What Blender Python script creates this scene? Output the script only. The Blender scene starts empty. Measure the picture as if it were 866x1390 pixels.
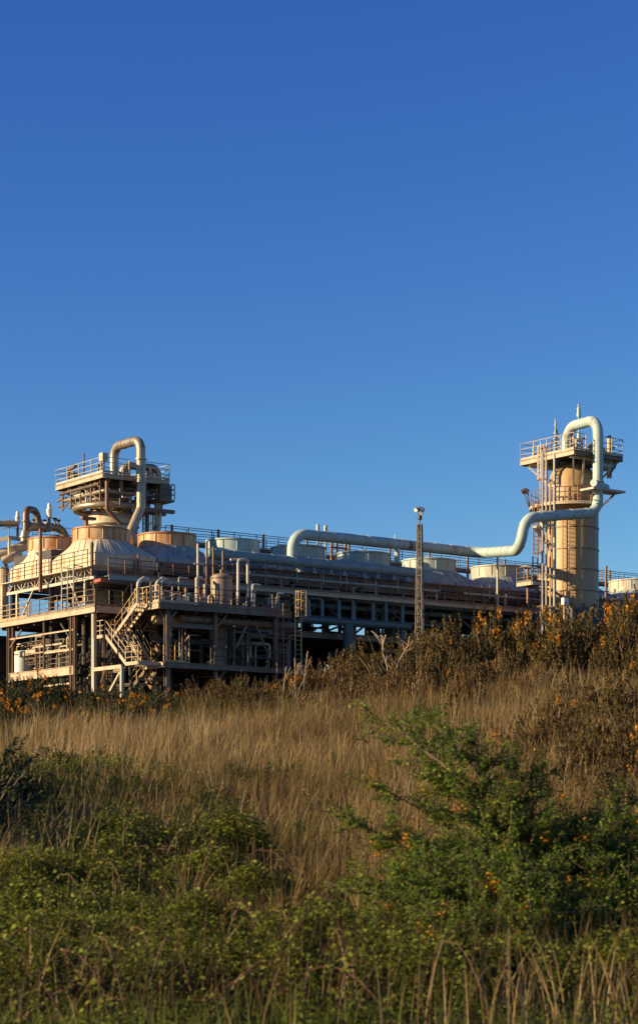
import bpy, math, random
import numpy as np
from mathutils import Vector, Matrix
random.seed(7)
R = math.radians
sc = bpy.context.scene
COL = sc.collection

# ---------------------------------------------------------------- frame of the plant
F = 2600.0; CX = 433.0; HY = 1100.0; CZ = 1.7       # photograph: focal length, centre column, horizon row (px), eye height (m)
KX, KY = -14.6, 125.0                                # near corner of the plant
UX, UY = .806, .592                                  # long side runs right and away
VX, VY = -.592, .806                                 # short side runs left and away
G = 5.7                                              # plant ground, relative to the eye

def P(s, t, z):
    return Vector((KX + UX*s + VX*t, KY + UY*s + VY*t, CZ + z))
def S(px, t):
    k = (px-CX)/F
    return (k*(KY+VY*t) - KX - VX*t)/(UX - UY*k)
def T(px, s):
    k = (px-CX)/F
    return (KX+UX*s - k*(KY+UY*s))/(VY*k - VX)
def Zp(py, s, t):
    return (HY-py)/F*(KY+UY*s+VY*t)
def Wt(px, py, t):                                   # point on the plane at depth t behind the front
    s = S(px, t); return P(s, t, Zp(py, s, t))
def Ws(px, py, s):
    t = T(px, s); return P(s, t, Zp(py, s, t))
def WY(px, py, Y):
    return Vector(((px-CX)/F*Y, Y, CZ+(HY-py)/F*Y))

# ---------------------------------------------------------------- materials
MATS = {}
def nodes(m):
    m.use_nodes = True
    return m.node_tree.nodes, m.node_tree.links
def paint(name, col, rough=.55, metal=0., var=.18, rust=0., rustcol=(.16,.055,.02), scale=1.2, streak=1.0, dirt=.25, bump=.0, patina=None):
    """painted or bare steel: colour drift, grime, rust blotches running down"""
    m = bpy.data.materials.new(name); n, l = nodes(m)
    b = n['Principled BSDF']; b.inputs['Roughness'].default_value = rough; b.inputs['Metallic'].default_value = metal
    tc = n.new('ShaderNodeNewGeometry')
    mp = n.new('ShaderNodeMapping'); mp.inputs['Scale'].default_value = (1,1,1/(1+2.5*streak))
    l.new(tc.outputs['Position'], mp.inputs['Vector'])
    def noise(sc_, det=5, src=mp):
        t = n.new('ShaderNodeTexNoise'); t.inputs['Scale'].default_value = sc_; t.inputs['Detail'].default_value = det; t.inputs['Roughness'].default_value = .62
        l.new(src.outputs[0], t.inputs['Vector']); return t
    def ramp(src, a, bb, ca=(0,0,0,1), cb=(1,1,1,1)):
        r = n.new('ShaderNodeValToRGB'); r.color_ramp.elements[0].position = a; r.color_ramp.elements[1].position = bb
        r.color_ramp.elements[0].color = ca; r.color_ramp.elements[1].color = cb
        l.new(src, r.inputs['Fac']); return r
    def mix(fac, a, bcol, mode='MIX'):
        x = n.new('ShaderNodeMix'); x.data_type = 'RGBA'; x.blend_type = mode
        if isinstance(fac, float): x.inputs[0].default_value = fac
        else: l.new(fac, x.inputs[0])
        for sock, v in ((6, a), (7, bcol)):
            if isinstance(v, tuple): x.inputs[sock].default_value = (*v[:3], 1)
            else: l.new(v, x.inputs[sock])
        return x.outputs[2]
    n1 = noise(scale)
    c = mix(ramp(n1.outputs['Fac'], .3, .7).outputs[0], tuple(v*(1-var) for v in col), tuple(min(1, v*(1+var)) for v in col))
    if dirt:
        n2 = noise(scale*3.1, 8)
        c = mix(ramp(n2.outputs['Fac'], .52, .72, (0,0,0,1), (dirt*2,)*3+(1,)).outputs[0], c, tuple(v*.45 for v in col))
    if rust:
        n3 = noise(scale*1.7, 9)
        lo = .66-.3*rust
        c = mix(ramp(n3.outputs['Fac'], lo, lo+.14).outputs[0], c, mix(ramp(n1.outputs['Fac'], .35, .65).outputs[0], rustcol, tuple(min(1,v*2.3) for v in rustcol)))
    l.new(c, b.inputs['Base Color'])
    if bump:
        bn = n.new('ShaderNodeBump'); bn.inputs['Strength'].default_value = bump; bn.inputs['Distance'].default_value = .03
        n4 = noise(scale*4); l.new(n4.outputs['Fac'], bn.inputs['Height']); l.new(bn.outputs[0], b.inputs['Normal'])
    MATS[name] = m
    return m
cream   = paint('cream_paint', (.56,.44,.28), rust=.35, rustcol=(.26,.10,.04), var=.10)
skirtr  = paint('cream_skirt_rusty', (.58,.45,.28), rust=.5, rustcol=(.30,.13,.045), var=.12, scale=.9)
creamr  = paint('cream_paint_rusty', (.58,.47,.31), rust=.16, rustcol=(.28,.13,.05), var=.10, scale=.9)
ringr   = paint('rusted_ring', (.58,.39,.20), rust=.80, rustcol=(.30,.115,.032), scale=1.5, streak=2.)
rimr    = paint('rusted_rim', (.36,.17,.07), rust=.8, rustcol=(.24,.075,.028), scale=2.)
paleg   = paint('pale_green_paint', (.40,.46,.41), var=.12, rust=.22, dirt=.35, scale=.9)
palew   = paint('pale_grey_paint', (.42,.39,.30), var=.14, rust=.3, dirt=.35, scale=.8)
hoodp   = paint('pale_hood_paint', (.31,.32,.28), var=.15, rust=.3, dirt=.5, scale=.8)
blueg   = paint('blue_green_paint', (.07,.11,.105), var=.12, rust=.2, dirt=.3)
risep   = paint('riser_paint', (.13,.18,.175), var=.12, rust=.25, dirt=.3)
bluep   = paint('pale_blue_paint', (.22,.28,.27), var=.08, rust=.12, dirt=.2)
silver  = paint('lagged_silver', (.36,.29,.20), rough=.40, metal=.55, var=.15, dirt=.4, rust=.15, rustcol=(.2,.11,.05))
sildark = paint('tarnished_pipe', (.16,.12,.085), rough=.45, metal=.4, var=.25, dirt=.5, rust=.4)
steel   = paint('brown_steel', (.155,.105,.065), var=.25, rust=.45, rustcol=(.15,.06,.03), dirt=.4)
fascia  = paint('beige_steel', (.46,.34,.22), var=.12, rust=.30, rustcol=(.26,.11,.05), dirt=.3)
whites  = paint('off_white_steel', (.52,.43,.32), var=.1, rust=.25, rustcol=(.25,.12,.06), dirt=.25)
dark    = paint('dark_steel_and_shade', (.05,.04,.033), var=.3, rust=.3, rustcol=(.06,.03,.015), dirt=.3)  # also paints shade into the steel set deep in the bays
voidm   = paint('bay_shade_black', (.014,.012,.010), rough=.9, var=.3, rust=0, dirt=.2)  # near-black colour paints the shade in the bays and behind the cooler block
floorm  = paint('grating_floor', (.07,.055,.045), var=.2, dirt=.3)
yellow  = paint('yellow_rail_paint', (.48,.30,.11), var=.15, rust=.55, rustcol=(.20,.08,.03), dirt=.3)
rustst  = paint('rusty_steel', (.20,.105,.06), var=.25, rust=.6, rustcol=(.13,.045,.02), dirt=.3)
tan     = paint('tan_tower_paint', (.44,.265,.115), var=.09, rust=.20, rustcol=(.22,.10,.04), dirt=.22, scale=.7, streak=1.5)
vess    = paint('brown_vessel_paint', (.26,.18,.11), var=.15, rust=.35, dirt=.35)
tanband = paint('tan_band', (.20,.12,.07), var=.2, dirt=.2)
mastm   = paint('mast_steel', (.13,.105,.08), var=.15, rust=.3, dirt=.3)
redp    = paint('red_paint', (.35,.07,.035), var=.15, dirt=.2)
orangep = paint('orange_plastic', (.85,.12,.03), var=.05, dirt=.05)
bluebox = paint('blue_plastic', (.13,.24,.42), var=.1, dirt=.1)
whitep  = paint('white_paint', (.72,.70,.64), var=.05, dirt=.2)
blackp  = paint('black_rubber', (.03,.03,.03), var=.1)
glassl  = paint('lamp_glass', (.7,.72,.72), rough=.15, var=.02, dirt=0)

# ---------------------------------------------------------------- mesh building
class MB:
    def __init__(s): s.v = []; s.f = []; s.sm = []
    def add(s, vs, fs, smooth=False):
        o = len(s.v); s.v += [tuple(v) for v in vs]
        s.f += [tuple(i+o for i in f) for f in fs]; s.sm += [smooth]*len(fs); return s
    def hexa(s, c):      # 8 corners: bottom 4 ccw, top 4
        return s.add(c, [(3,2,1,0),(4,5,6,7),(0,1,5,4),(1,2,6,5),(2,3,7,6),(3,0,4,7)])
    def box(s, s0, s1, t0, t1, z0, z1):
        return s.hexa([P(s0,t0,z0),P(s1,t0,z0),P(s1,t1,z0),P(s0,t1,z0),P(s0,t0,z1),P(s1,t0,z1),P(s1,t1,z1),P(s0,t1,z1)])
    def bar(s, p, q, w, h=None, up=(0,0,1)):
        h = h or w; p = Vector(p); q = Vector(q); d = (q-p)
        if d.length < 1e-6: return s
        d.normalize(); up = Vector(up)
        if abs(d.dot(up)) > .95: up = Vector((UX,UY,0))
        a = d.cross(up).normalized()*w/2; b = a.cross(d).normalized()*h/2
        return s.hexa([p-a-b, p+a-b, q+a-b, q-a-b, p-a+b, p+a+b, q+a+b, q-a+b])
    def ibeam(s, p, q, h, w, f=.04):
        p = Vector(p); q = Vector(q); up = Vector((0,0,1))
        d = (q-p).normalized()
        if abs(d.z) > .9:
            a = Vector((UX,UY,0)); 
            s.bar(p, q, .03, h-2*f)
            for g in (-1,1):
                off = Vector((0,0,0)) + Vector((VX,VY,0))*g*(h/2-f/2)
                s.bar(p+off, q+off, w, f, up=(VX,VY,0)) if False else s.bar(p+off, q+off, f, w)
            return s
        n = d.cross(up).normalized().cross(d)
        s.bar(p, q, .03, h-2*f); s.bar(p+n*(h/2-f/2), q+n*(h/2-f/2), w, f); s.bar(p-n*(h/2-f/2), q-n*(h/2-f/2), w, f)
        return s
    def tube(s, pts, r, n=10, bend=0, cap=True, seg=6):
        pts = [Vector(p) for p in pts]
        if bend: pts = fillet(pts, bend, seg)
        rr = r if isinstance(r, (list, tuple)) else [r]*len(pts)
        m = len(pts); T_ = []
        for i in range(m):
            a = pts[max(i-1,0)]; b = pts[min(i+1,m-1)]; d = (b-a)
            if 0 < i < m-1: d = (pts[i]-a).normalized()+(b-pts[i]).normalized()
            T_.append(d.normalized() if d.length > 1e-9 else Vector((0,0,1)))
        up = Vector((0,0,1)) if abs(T_[0].z) < .9 else Vector((0,1,0))
        a = T_[0].cross(up).normalized(); V = []
        for i in range(m):
            a = (a - T_[i]*a.dot(T_[i])).normalized(); b = T_[i].cross(a)
            for k in range(n):
                w = 2*math.pi*k/n; V.append(pts[i]+(a*math.cos(w)+b*math.sin(w))*rr[i])
        Fs = [(i*n+k, i*n+(k+1)%n, (i+1)*n+(k+1)%n, (i+1)*n+k) for i in range(m-1) for k in range(n)]
        s.add(V, Fs, True)
        if cap: s.add([V[k] for k in range(n)], [tuple(range(n-1,-1,-1))]); s.add([V[(m-1)*n+k] for k in range(n)], [tuple(range(n))])
        return s
    def bands(s, pts, r, sp, bend=0, dr=.022, w=.07, n=18, start=.4):
        P_ = fillet([Vector(p) for p in pts], bend, 9) if bend else [Vector(p) for p in pts]
        need = start
        for a, b in zip(P_, P_[1:]):
            L = (b-a).length; d = (b-a).normalized() if L > 1e-6 else None
            while d is not None and need <= L:
                c = a+d*need; s.lathe(c-d*w/2, [(r-.01,0),(r+dr,.0),(r+dr,w),(r-.01,w)], n, axis=d); need += sp
            need -= L
        return s
    def lathe(s, c, prof, n=24, a0=0, a1=None, axis=None, closed=False):
        c = Vector(c); full = a1 is None; a1 = a0+2*math.pi if full else a1
        m = n if full else n+1; V = []
        X, Y_, Z_ = Vector((1,0,0)), Vector((0,1,0)), Vector((0,0,1))
        if axis is not None:
            Z_ = Vector(axis).normalized(); X = Z_.orthogonal().normalized(); Y_ = Z_.cross(X)
        for r, z in prof:
            for k in range(m):
                w = a0+(a1-a0)*k/n; V.append(c+X*(r*math.cos(w))+Y_*(r*math.sin(w))+Z_*z)
        L = len(prof); Fs = []
        for i in range(L if closed else L-1):
            j = (i+1) % L
            for k in range(n):
                k2 = (k+1) % m; Fs.append((i*m+k, i*m+k2, j*m+k2, j*m+k))
        return s.add(V, Fs, True)
    def build(s, name, mat, parent=None, loc=None, flat=False):
        me = bpy.data.meshes.new(name)
        if parent is not None: o0 = Vector(parent['_wl'])
        elif loc is not None: o0 = Vector(loc)
        else:
            a = np.array(s.v); o0 = Vector(((a[:,0].min()+a[:,0].max())/2, (a[:,1].min()+a[:,1].max())/2, a[:,2].min()))
        me.from_pydata([(v[0]-o0.x, v[1]-o0.y, v[2]-o0.z) for v in s.v], [], s.f)
        me.polygons.foreach_set('use_smooth', [x and not flat for x in s.sm]); me.update()
        me.materials.append(mat)
        if not flat and any(s.sm):
            me.set_sharp_from_angle(angle=R(38))
        o = bpy.data.objects.new(name, me); COL.objects.link(o); o['_wl'] = tuple(o0)
        if parent is not None:
            o.parent = parent
        else: o.location = o0
        return o
def fillet(pts, r, seg=6):
    out = [pts[0]]
    for i in range(1, len(pts)-1):
        a, b, c = pts[i-1], pts[i], pts[i+1]
        d1 = (a-b); d2 = (c-b); l1, l2 = d1.length, d2.length; d1.normalize(); d2.normalize()
        ang = d1.angle(d2)
        if ang > math.pi-.02: out.append(b); continue
        tl = min(r/math.tan(ang/2), l1*.49 if i > 1 else l1*.98, l2*.49 if i < len(pts)-2 else l2*.98)
        rr = tl*math.tan(ang/2); bis = (d1+d2).normalized(); cen = b+bis*(rr/math.sin(ang/2))
        p1 = b+d1*tl; p2 = b+d2*tl; v1 = p1-cen; v2 = p2-cen; tot = v1.angle(v2)
        for k in range(seg+1):
            f = k/seg
            out.append(cen + (v1*math.sin((1-f)*tot)+v2*math.sin(f*tot))/math.sin(tot))
    out.append(pts[-1]); return out

def thing(name, label, cat, loc, group=None):
    o = bpy.data.objects.new(name, None); COL.objects.link(o); o.location = loc; o['_wl'] = tuple(Vector(loc)); o.empty_display_size = .3
    o['label'] = label; o['category'] = cat
    if group: o['group'] = group
    return o
def tag(o, label, cat, group=None):
    o['label'] = label; o['category'] = cat
    if group: o['group'] = group
    return o
def struct(o, kind='structure', label=None, cat=None):
    o['kind'] = kind
    if label: o['label'] = label
    if cat: o['category'] = cat
    return o
def copy_tree(o, loc=None, scale=None, rotz=None, label=None, group=None, parent=None):
    c = o.copy(); COL.objects.link(c); c.parent = parent
    for ch in list(o.children): copy_tree(ch, parent=c)
    if loc is not None: c.location = loc
    if scale is not None: c.scale = scale
    if rotz is not None: c.rotation_euler = (0,0,rotz)
    if label: c['label'] = label
    if group: c['group'] = group
    return c
def railing(pts, parent, mat, h=1.1, sp=1.4, r=.028, name='railing', toe=True, mids=2):
    m = MB(); pts = [Vector(p) for p in pts]; up = Vector((0,0,1))
    for a, b in zip(pts, pts[1:]):
        L = (b-a).length; n = max(1, round(L/sp))
        for k in range(n+1):
            q = a.lerp(b, k/n); m.bar(q, q+up*h, r*2.1, r*1.6)
        for j in range(mids+1):
            o = up*(h*(j+1)/(mids+1)); m.tube([a+o, b+o], r, 5, cap=False)
        if toe: m.bar(a+up*.1, b+up*.1, .015, .15)
    return m.build(name, mat, parent)
def arc_railing(c, r, a0, a1, z, parent, mat, h=1.1, n=10, rr=.028):
    m = MB(); c = Vector(c); up = Vector((0,0,1))
    ps = [c+Vector((r*math.cos(a0+(a1-a0)*k/(n*2)), r*math.sin(a0+(a1-a0)*k/(n*2)), z)) for k in range(n*2+1)]
    for q in ps[::2]: m.bar(q, q+up*h, rr*2.1, rr*1.6)
    for j in (1,2,3): m.tube([q+up*h*j/3 for q in ps], rr, 5, cap=False)
    return m.build('railing', mat, parent)
def ladder(parent, base, top_z, along, out, mat, cagez=None, w=.5, rung=.32):
    """vertical ladder with an optional safety cage; along, out are unit horizontal vectors"""
    b = Vector(base); al = Vector(along); ou = Vector(out); up = Vector((0,0,1)); H = top_z
    for g in (-1,1):
        MB().bar(b+al*g*w/2, b+al*g*w/2+up*H, .07, .07).build('side_rail', mat, parent)
    z = .3
    while z < H-.1: MB().tube([b-al*w/2+up*z, b+al*w/2+up*z], .02, 5, cap=False).build('rung', mat, parent); z += rung
    if cagez:
        m = MB(); z = cagez[0]; rc = .38; cc = b+ou*.33
        def pt(a, z): return cc + al*(rc*math.sin(a)) + ou*(rc*math.cos(a)) + up*z
        A = [R(-125+250*k/8) for k in range(9)]
        while z <= cagez[1]+.01:
            m.tube([b-al*w/2+up*z]+[pt(a, z) for a in A]+[b+al*w/2+up*z], .028, 5, cap=False); z += (cagez[2] if len(cagez) > 2 else .8)
        for a in A[1:-1:1] if len(cagez) < 4 else A[1:-1:2]: m.bar(pt(a, cagez[0]), pt(a, cagez[1]), .045, .045)
        m.build('safety_cage', mat, parent)
def stair(name, label, p, q, width, wdir, mat_st, mat_tr, mat_rail, group=None, rails=(1,1), landing=None):
    """one flight from top point p to bottom point q; wdir = horizontal unit vector across it"""
    p = Vector(p); q = Vector(q); wd = Vector(wdir); up = Vector((0,0,1))
    th = thing('staircase', label, 'staircase', (min(p,q,key=lambda v:v.z)), group)
    for g in (0,1):
        MB().bar(p+wd*width*g, q+wd*width*g, .05, .24).build('stringer', mat_st, th)
    n = max(3, int(abs(p.z-q.z)/.21))
    for k in range(1, n):
        c = p.lerp(q, k/n); MB().bar(c+wd*.03, c+wd*(width-.03), .26, .06, up=(0,0,1)).build('tread', mat_tr, th)
    for g in (0,1):
        if not rails[g]: continue
        m = MB(); o = wd*width*g
        for j in (.55, 1.0): m.tube([p+o+up*j, q+o+up*j], .028, 5, cap=False)
        k = max(2, round((q-p).length/1.2))
        for i in range(k+1):
            c = p.lerp(q, i/k)+o; m.bar(c, c+up*1.0, .055, .045)
        m.build('handrail', mat_rail, th)
    return th
UV = Vector((UX,UY,0)); VV = Vector((VX,VY,0)); UP = Vector((0,0,1))
# ================================================================ fan hoods (roof of the cooler block)
def hood(name, label, s0, s1, t0, t1, rs, rt, rr, mh, mr, ztop=19.1, zring=18.25, zw=17.1, ribs=True, lower=None, group=None, guard=True):
    th = thing('fan_hood', label, 'fan hood', P((s0+s1)/2, (t0+t1)/2, 15.4), group)
    m = MB(); C_ = P(rs, rt, 0)
    # skirt wall
    m.box(s0, s1, t0, t1, 16.25, zw)
    if lower:                                        # flared plates below the skirt
        a = [P(s0-.02,t0-.02,16.25), P(s1,t0-.02,16.25), P(s1,t1+.02,16.25), P(s0-.02,t1+.02,16.25)]
        b = [P(s0+.35,t0+.35,15.75), P(s1-.1,t0+.35,15.75), P(s1-.1,t1-.2,15.75), P(s0+.35,t1-.2,15.75)]
        m.add(b+a, [(3,2,1,0),(0,1,5,4),(1,2,6,5),(2,3,7,6),(3,0,4,7)])
    m.build('skirt', skirtr if mh is creamr else mh, th)
    # transition from rectangle to circle
    n = 96; V = []
    def rectpt(a):
        c, s_ = math.cos(a), math.sin(a); hs, ht = (s1-s0)/2, (t1-t0)/2
        k = min(hs/abs(c) if abs(c) > 1e-6 else 1e9, ht/abs(s_) if abs(s_) > 1e-6 else 1e9)
        return (s0+s1)/2+c*k, (t0+t1)/2+s_*k
    for k in range(n):
        a = 2*math.pi*k/n+math.pi/4
        x, y = rectpt(a); V.append(P(x, y, zw+.003))
    for k in range(n):
        a = 2*math.pi*k/n+math.pi/4; V.append(P(rs+rr*math.cos(a), rt+rr*math.sin(a), zring))
    m = MB(); m.add(V, [(k, (k+1)%n, n+(k+1)%n, n+k) for k in range(n)])
    c = m.build('cone', mh, th, flat=True)
    if ribs:
        m = MB()
        for k in range(0, n, 4): m.bar(V[k]+UP*.002, V[n+k]+UP*.002, .025, .035)
        m.build('seams', steel if mh is creamr else hoodp, th)
    m = MB(); h = ztop-zring
    prof = [(rr-.04, -.03), (rr+.05, -.03), (rr+.05, .05), (rr, .08), (rr, h-.08), (rr+.06, h-.06), (rr+.06, h), (rr-.05, h), (rr-.05, 0)]
    m.lathe(P(rs, rt, zring), prof, 64, closed=True)
    for k in range(12):
        d = Vector((math.cos(k*math.pi/6+.2), math.sin(k*math.pi/6+.2), 0)); q0 = P(rs, rt, zring)+d*(rr+.02); m.bar(q0+UP*.06, q0+UP*(h-.08), .05, .05)
    r = m.build('fan_ring', mr, th)
    MB().lathe(P(rs, rt, ztop), [(rr-.06,-.07),(rr+.075,-.07),(rr+.075,.02),(rr-.06,.02)], 64, closed=True).build('rim', rimr if mr is ringr else mr, th)
    if guard:
        m = MB(); m.lathe(P(rs, rt, ztop-.1), [(0,.42),(.35,.40),(.42,.3),(.5,.12),(rr-.1,.06),(rr-.1,.02),(0,.02)], 20)
        m.build('fan_guard', dark if mr is ringr else palew, th)
    return th

hood('h', 'rust streaked cream fan hood at the corner below the left column', .85, 5.55, 1.5, 7.55, 3.05, 4.6, 1.87, creamr, ringr, lower=True)
hood('h', 'leftmost cream fan hood behind the orange rusty post', .85, 5.55, 7.65, 13.8, 2.9, 10.7, 1.87, creamr, ringr, lower=True, ztop=19.1)
hood('h', 'rust rimmed fan hood right of the left process column', 5.7, 10.9, 1.5, 7.6, S(227,4.55), 4.55, 2.0, hoodp, ringr, ztop=19.15)
sr = [S(px, 4.55) for px in (316, 405, 492, 582, 675, 766, 862)]
edges = [10.95] + [(a+b)/2 for a, b in zip(sr, sr[1:])] + [sr[-1]+4.2]
lab = ['pale fan hood behind the round deck vessel, right of the rust rimmed ones',
       'pale fan hood behind the left bend of the overhead pipe',
       'pale fan hood below the middle of the overhead pipe',
       'pale fan hood directly behind the lattice floodlight mast',
       'grey fan hood between the floodlight mast and the tan tower',
       'grey fan hood hidden behind the tan tower',
       'grey fan hood right of the tan tower at the frame edge']
for i, c in enumerate(sr):
    hood('h', lab[i], edges[i]+.06, edges[i+1]-.06, 1.5, 7.6, c, 4.55, min(2.3, 1.9+.055*i), hoodp, paleg if i < 4 else palew, zring=18.3, ztop=19.2)

# ================================================================ cooler block frame
cb = thing('cooler_block', 'long dark steel air cooler block under the row of fan hoods', 'industrial building', P(30, 7, G))
cols = [.95] + [5.62] + edges
for t in (1.75, 7.6, 13.4):
    for s_ in cols:
        if s_ < 12 and t > 12 and s_ > 6: continue
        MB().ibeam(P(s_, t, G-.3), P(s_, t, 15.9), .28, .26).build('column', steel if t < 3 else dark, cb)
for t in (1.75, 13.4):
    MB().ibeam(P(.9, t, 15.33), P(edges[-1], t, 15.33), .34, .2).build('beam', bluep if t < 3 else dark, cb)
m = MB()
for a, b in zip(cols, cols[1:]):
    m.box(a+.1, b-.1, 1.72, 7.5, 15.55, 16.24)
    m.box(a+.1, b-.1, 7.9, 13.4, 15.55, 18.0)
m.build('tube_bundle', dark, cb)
m = MB()                                                # header boxes and pipe rows on the long side
for a, b in zip(cols[1:], cols[2:]):
    m.box(a+.25, b-.25, 1.25, 1.45, 16.0, 16.38); m.box(a+.25, b-.25, 1.25, 1.45, 16.5, 16.82)
m.build('header_boxes', paint('brown_header_paint', (.12,.075,.05), rust=.35, dirt=.4), cb)
for z in (16.45, 16.95):
    MB().tube([P(10.5, 1.12, z), P(edges[-1], 1.12, z)], .09, 8).build('service_pipe', rustst if z > 16.6 else palew, cb)
random.seed(3)
s_ = 11.5
while s_ < edges[-1]-1:
    MB().tube([P(s_, 1.1, 16.2), P(s_, 1.1, 17.0+random.random()*.3)], .05, 6).build('nozzle', random.choice((rustst,steel,palew)), cb); s_ += random.choice((.6,.8,1.1,1.5))
# walkway on the long side
m = MB(); m.box(1.3, 9.2, .45, 1.45, 15.42, 15.5); m.box(9.2, edges[-1], .3, 1.45, 15.42, 15.5)
m.build('walkway', floorm, cb)
MB().ibeam(P(1.2, .3, 15.36), P(9.2, .3, 15.36), .3, .14).build('walkway_edge', bluep, cb)
MB().ibeam(P(9.2, .27, 15.36), P(edges[-1], .27, 15.36), .28, .14).build('walkway_edge', fascia, cb)
railing([P(1.2,.32,15.5), P(edges[-1],.32,15.5)], cb, rustst, sp=1.25)
for a in np.arange(3, edges[-1], 2.9): MB().bar(P(a,1.6,14.3), P(a,.35,15.25), .1, .1).build('walkway_bracket', steel, cb)
random.seed(8)
for k in range(95):
    s_ = 2+random.random()*(edges[-1]-3); t = 1.0+random.random()*.35; z = 15.6+random.random()*1.3
    q_ = [P(s_,t,15.5), P(s_,t,15.7+random.random()*1.5)] if random.random() < .6 else [P(s_,t,z), P(s_+.5+random.random()*2.2,t,z)]
    MB().tube(q_, random.choice((.035,.05,.09)), 6).build('pipe', random.choice((rustst,steel,dark,palew,whites)), cb)
for k in range(150):
    s_ = 13+random.random()*(edges[-1]-16); t = 1.9+random.random()*3; z = 12.9+random.random()*2.1
    q_ = [P(s_,t,12.8), P(s_,t,15.2)] if random.random() < .5 else [P(s_,t,z), P(s_+1+random.random()*3,t,z)]
    MB().tube(q_, random.choice((.05,.08,.14)), 6).build('pipe', random.choice((dark,sildark,blueg,steel)), cb)
for k in range(22):
    s_ = 14+k*2.05; MB().bar(P(s_,2.4,12.8), P(s_+random.choice((-1.2,1.2)),2.4,15.2), .1, .1).build('brace', random.choice((dark,blueg,steel)), cb)
# lattice bracing under the tube bundles
for i, (a, b) in enumerate(zip(cols[2:], cols[3:])):
    mid = (a+b)/2
    MB().bar(P(a+.1, 1.75, 12.9), P(mid, 1.75, 15.0), .13, .13).build('brace', steel if i > 2 else dark, cb)
    MB().bar(P(b-.1, 1.75, 12.9), P(mid, 1.75, 15.0), .13, .13).build('brace', steel if i > 2 else dark, cb)
MB().ibeam(P(12, 1.75, 12.6), P(edges[-1], 1.75, 12.6), .45, .25).build('beam', steel, cb)
MB().ibeam(P(12, 1.75, 14.75), P(edges[-1], 1.75, 14.75), .3, .2).build('beam', blueg, cb)
m = MB()
for a in cols[2:]: m.box(a-.1, a+.1, 2, 13.2, 12.4, 12.75); m.box(a-.1, a+.1, 2, 13.2, 14.8, 15.2)
m.build('cross_beams', dark, cb)
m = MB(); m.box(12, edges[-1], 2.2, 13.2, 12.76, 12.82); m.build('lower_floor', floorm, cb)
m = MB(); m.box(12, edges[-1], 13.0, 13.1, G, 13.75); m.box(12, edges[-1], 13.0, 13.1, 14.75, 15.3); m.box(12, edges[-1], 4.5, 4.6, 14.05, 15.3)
m.build('rear_shade_panel', voidm, cb)  # added black sheets stand in for shade behind the cooler block
# rear catwalk between the fan rows
cw = thing('roof_catwalk', 'thin railed catwalk running along the roof behind the fan rings', 'catwalk', P(36, 8.2, 19.3))
MB().box(10.2, edges[-1]+1, 7.8, 8.7, 19.2, 19.28).build('walkway', floorm, cw)
railing([P(10.2,7.8,19.28), P(edges[-1]+1,7.8,19.28)], cw, rustst, sp=2.0, h=1.15)
railing([P(10.2,8.7,19.28), P(edges[-1]+1,8.7,19.28)], cw, steel, sp=2.3, h=1.15)
for a in np.arange(11, edges[-1], 4.0): MB().bar(P(a,8.2,18), P(a,8.2,20.6), .14, .14).build('post', rustst, cw)

# end frame in front of the left hoods: lattice girder on thin legs
gf = thing('girder_frame', 'off white lattice girder on thin legs under the cream hoods', 'steel frame', P(.7, 8, 13.35))
a0, b0 = P(.72, 1.3, 15.4), P(.72, 14.6, 15.4)
MB().bar(a0, b0, .16, .2).build('bottom_chord', whites, gf)
MB().bar(P(.72,1.3,16.2), P(.72,14.6,16.2), .07, .07).build('top_chord', whites, gf)
m = MB(); tt = 1.6; k = 0
while tt < 14.3:
    m.bar(P(.72,tt,15.45), P(.72,tt,16.2), .06, .06)
    m.bar(P(.72,tt + (1.0 if k%2 else 0),15.45), P(.72,tt+(0 if k%2 else 1.0),16.2), .05, .05); tt += 1.0; k += 1
m.build('lattice', whites, gf)
for tt in (2.6, 12.3, 13.9):
    MB().bar(P(.75,tt,13.35), P(.75,tt,15.35), .17, .17).build('leg', whites, gf)
for ta, tb in ((3.1, 4.6), (11.7, 9.8)):
    MB().bar(P(.72,ta,13.45), P(.72,tb,15.4), .10, .10).build('brace', whites, gf)
MB().bar(P(.5,14.0,13.35), P(.5,14.0,17.2), .28, .28).build('end_post', cream, gf)
railing([P(.35,1.6,16.15), P(.35,14.0,16.15)], gf, dark, sp=1.9, h=1.1, toe=False, mids=1)
MB().box(.25, .8, 1.4, 14.2, 16.07, 16.13).build('walkway', whites, gf)
po = MB().bar(P(.15, 7.75, 15.0), P(.15, 7.75, 19.3), .19, .19).build('post', rustst)
tag(po, 'tall orange rusty post standing in front of the two cream hoods', 'post')
sp_ = MB().bar(P(.6,1.45,15.5), P(.6,1.45,17.7), .17, .17).build('post', steel)
tag(sp_, 'brown post at the corner of the nearest cream hood', 'post')
sc_ = thing('mesh_cage', 'small grey wire framed cage in front of the nearest cream hood', 'cage', P(-.2, 3, 14.8))
for dz in (14.8, 15.5, 16.2):
    MB().tube([P(-.3,3.9,dz), P(-.3,2.3,dz), P(.4,2.3,dz), P(.4,3.9,dz), P(-.3,3.9,dz)], .035, 5).build('hoop', palew, sc_)
for tt in (3.9, 3.1, 2.3): MB().bar(P(-.3,tt,13.4), P(-.3,tt,16.3), .07, .07).build('upright', palew, sc_)

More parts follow.
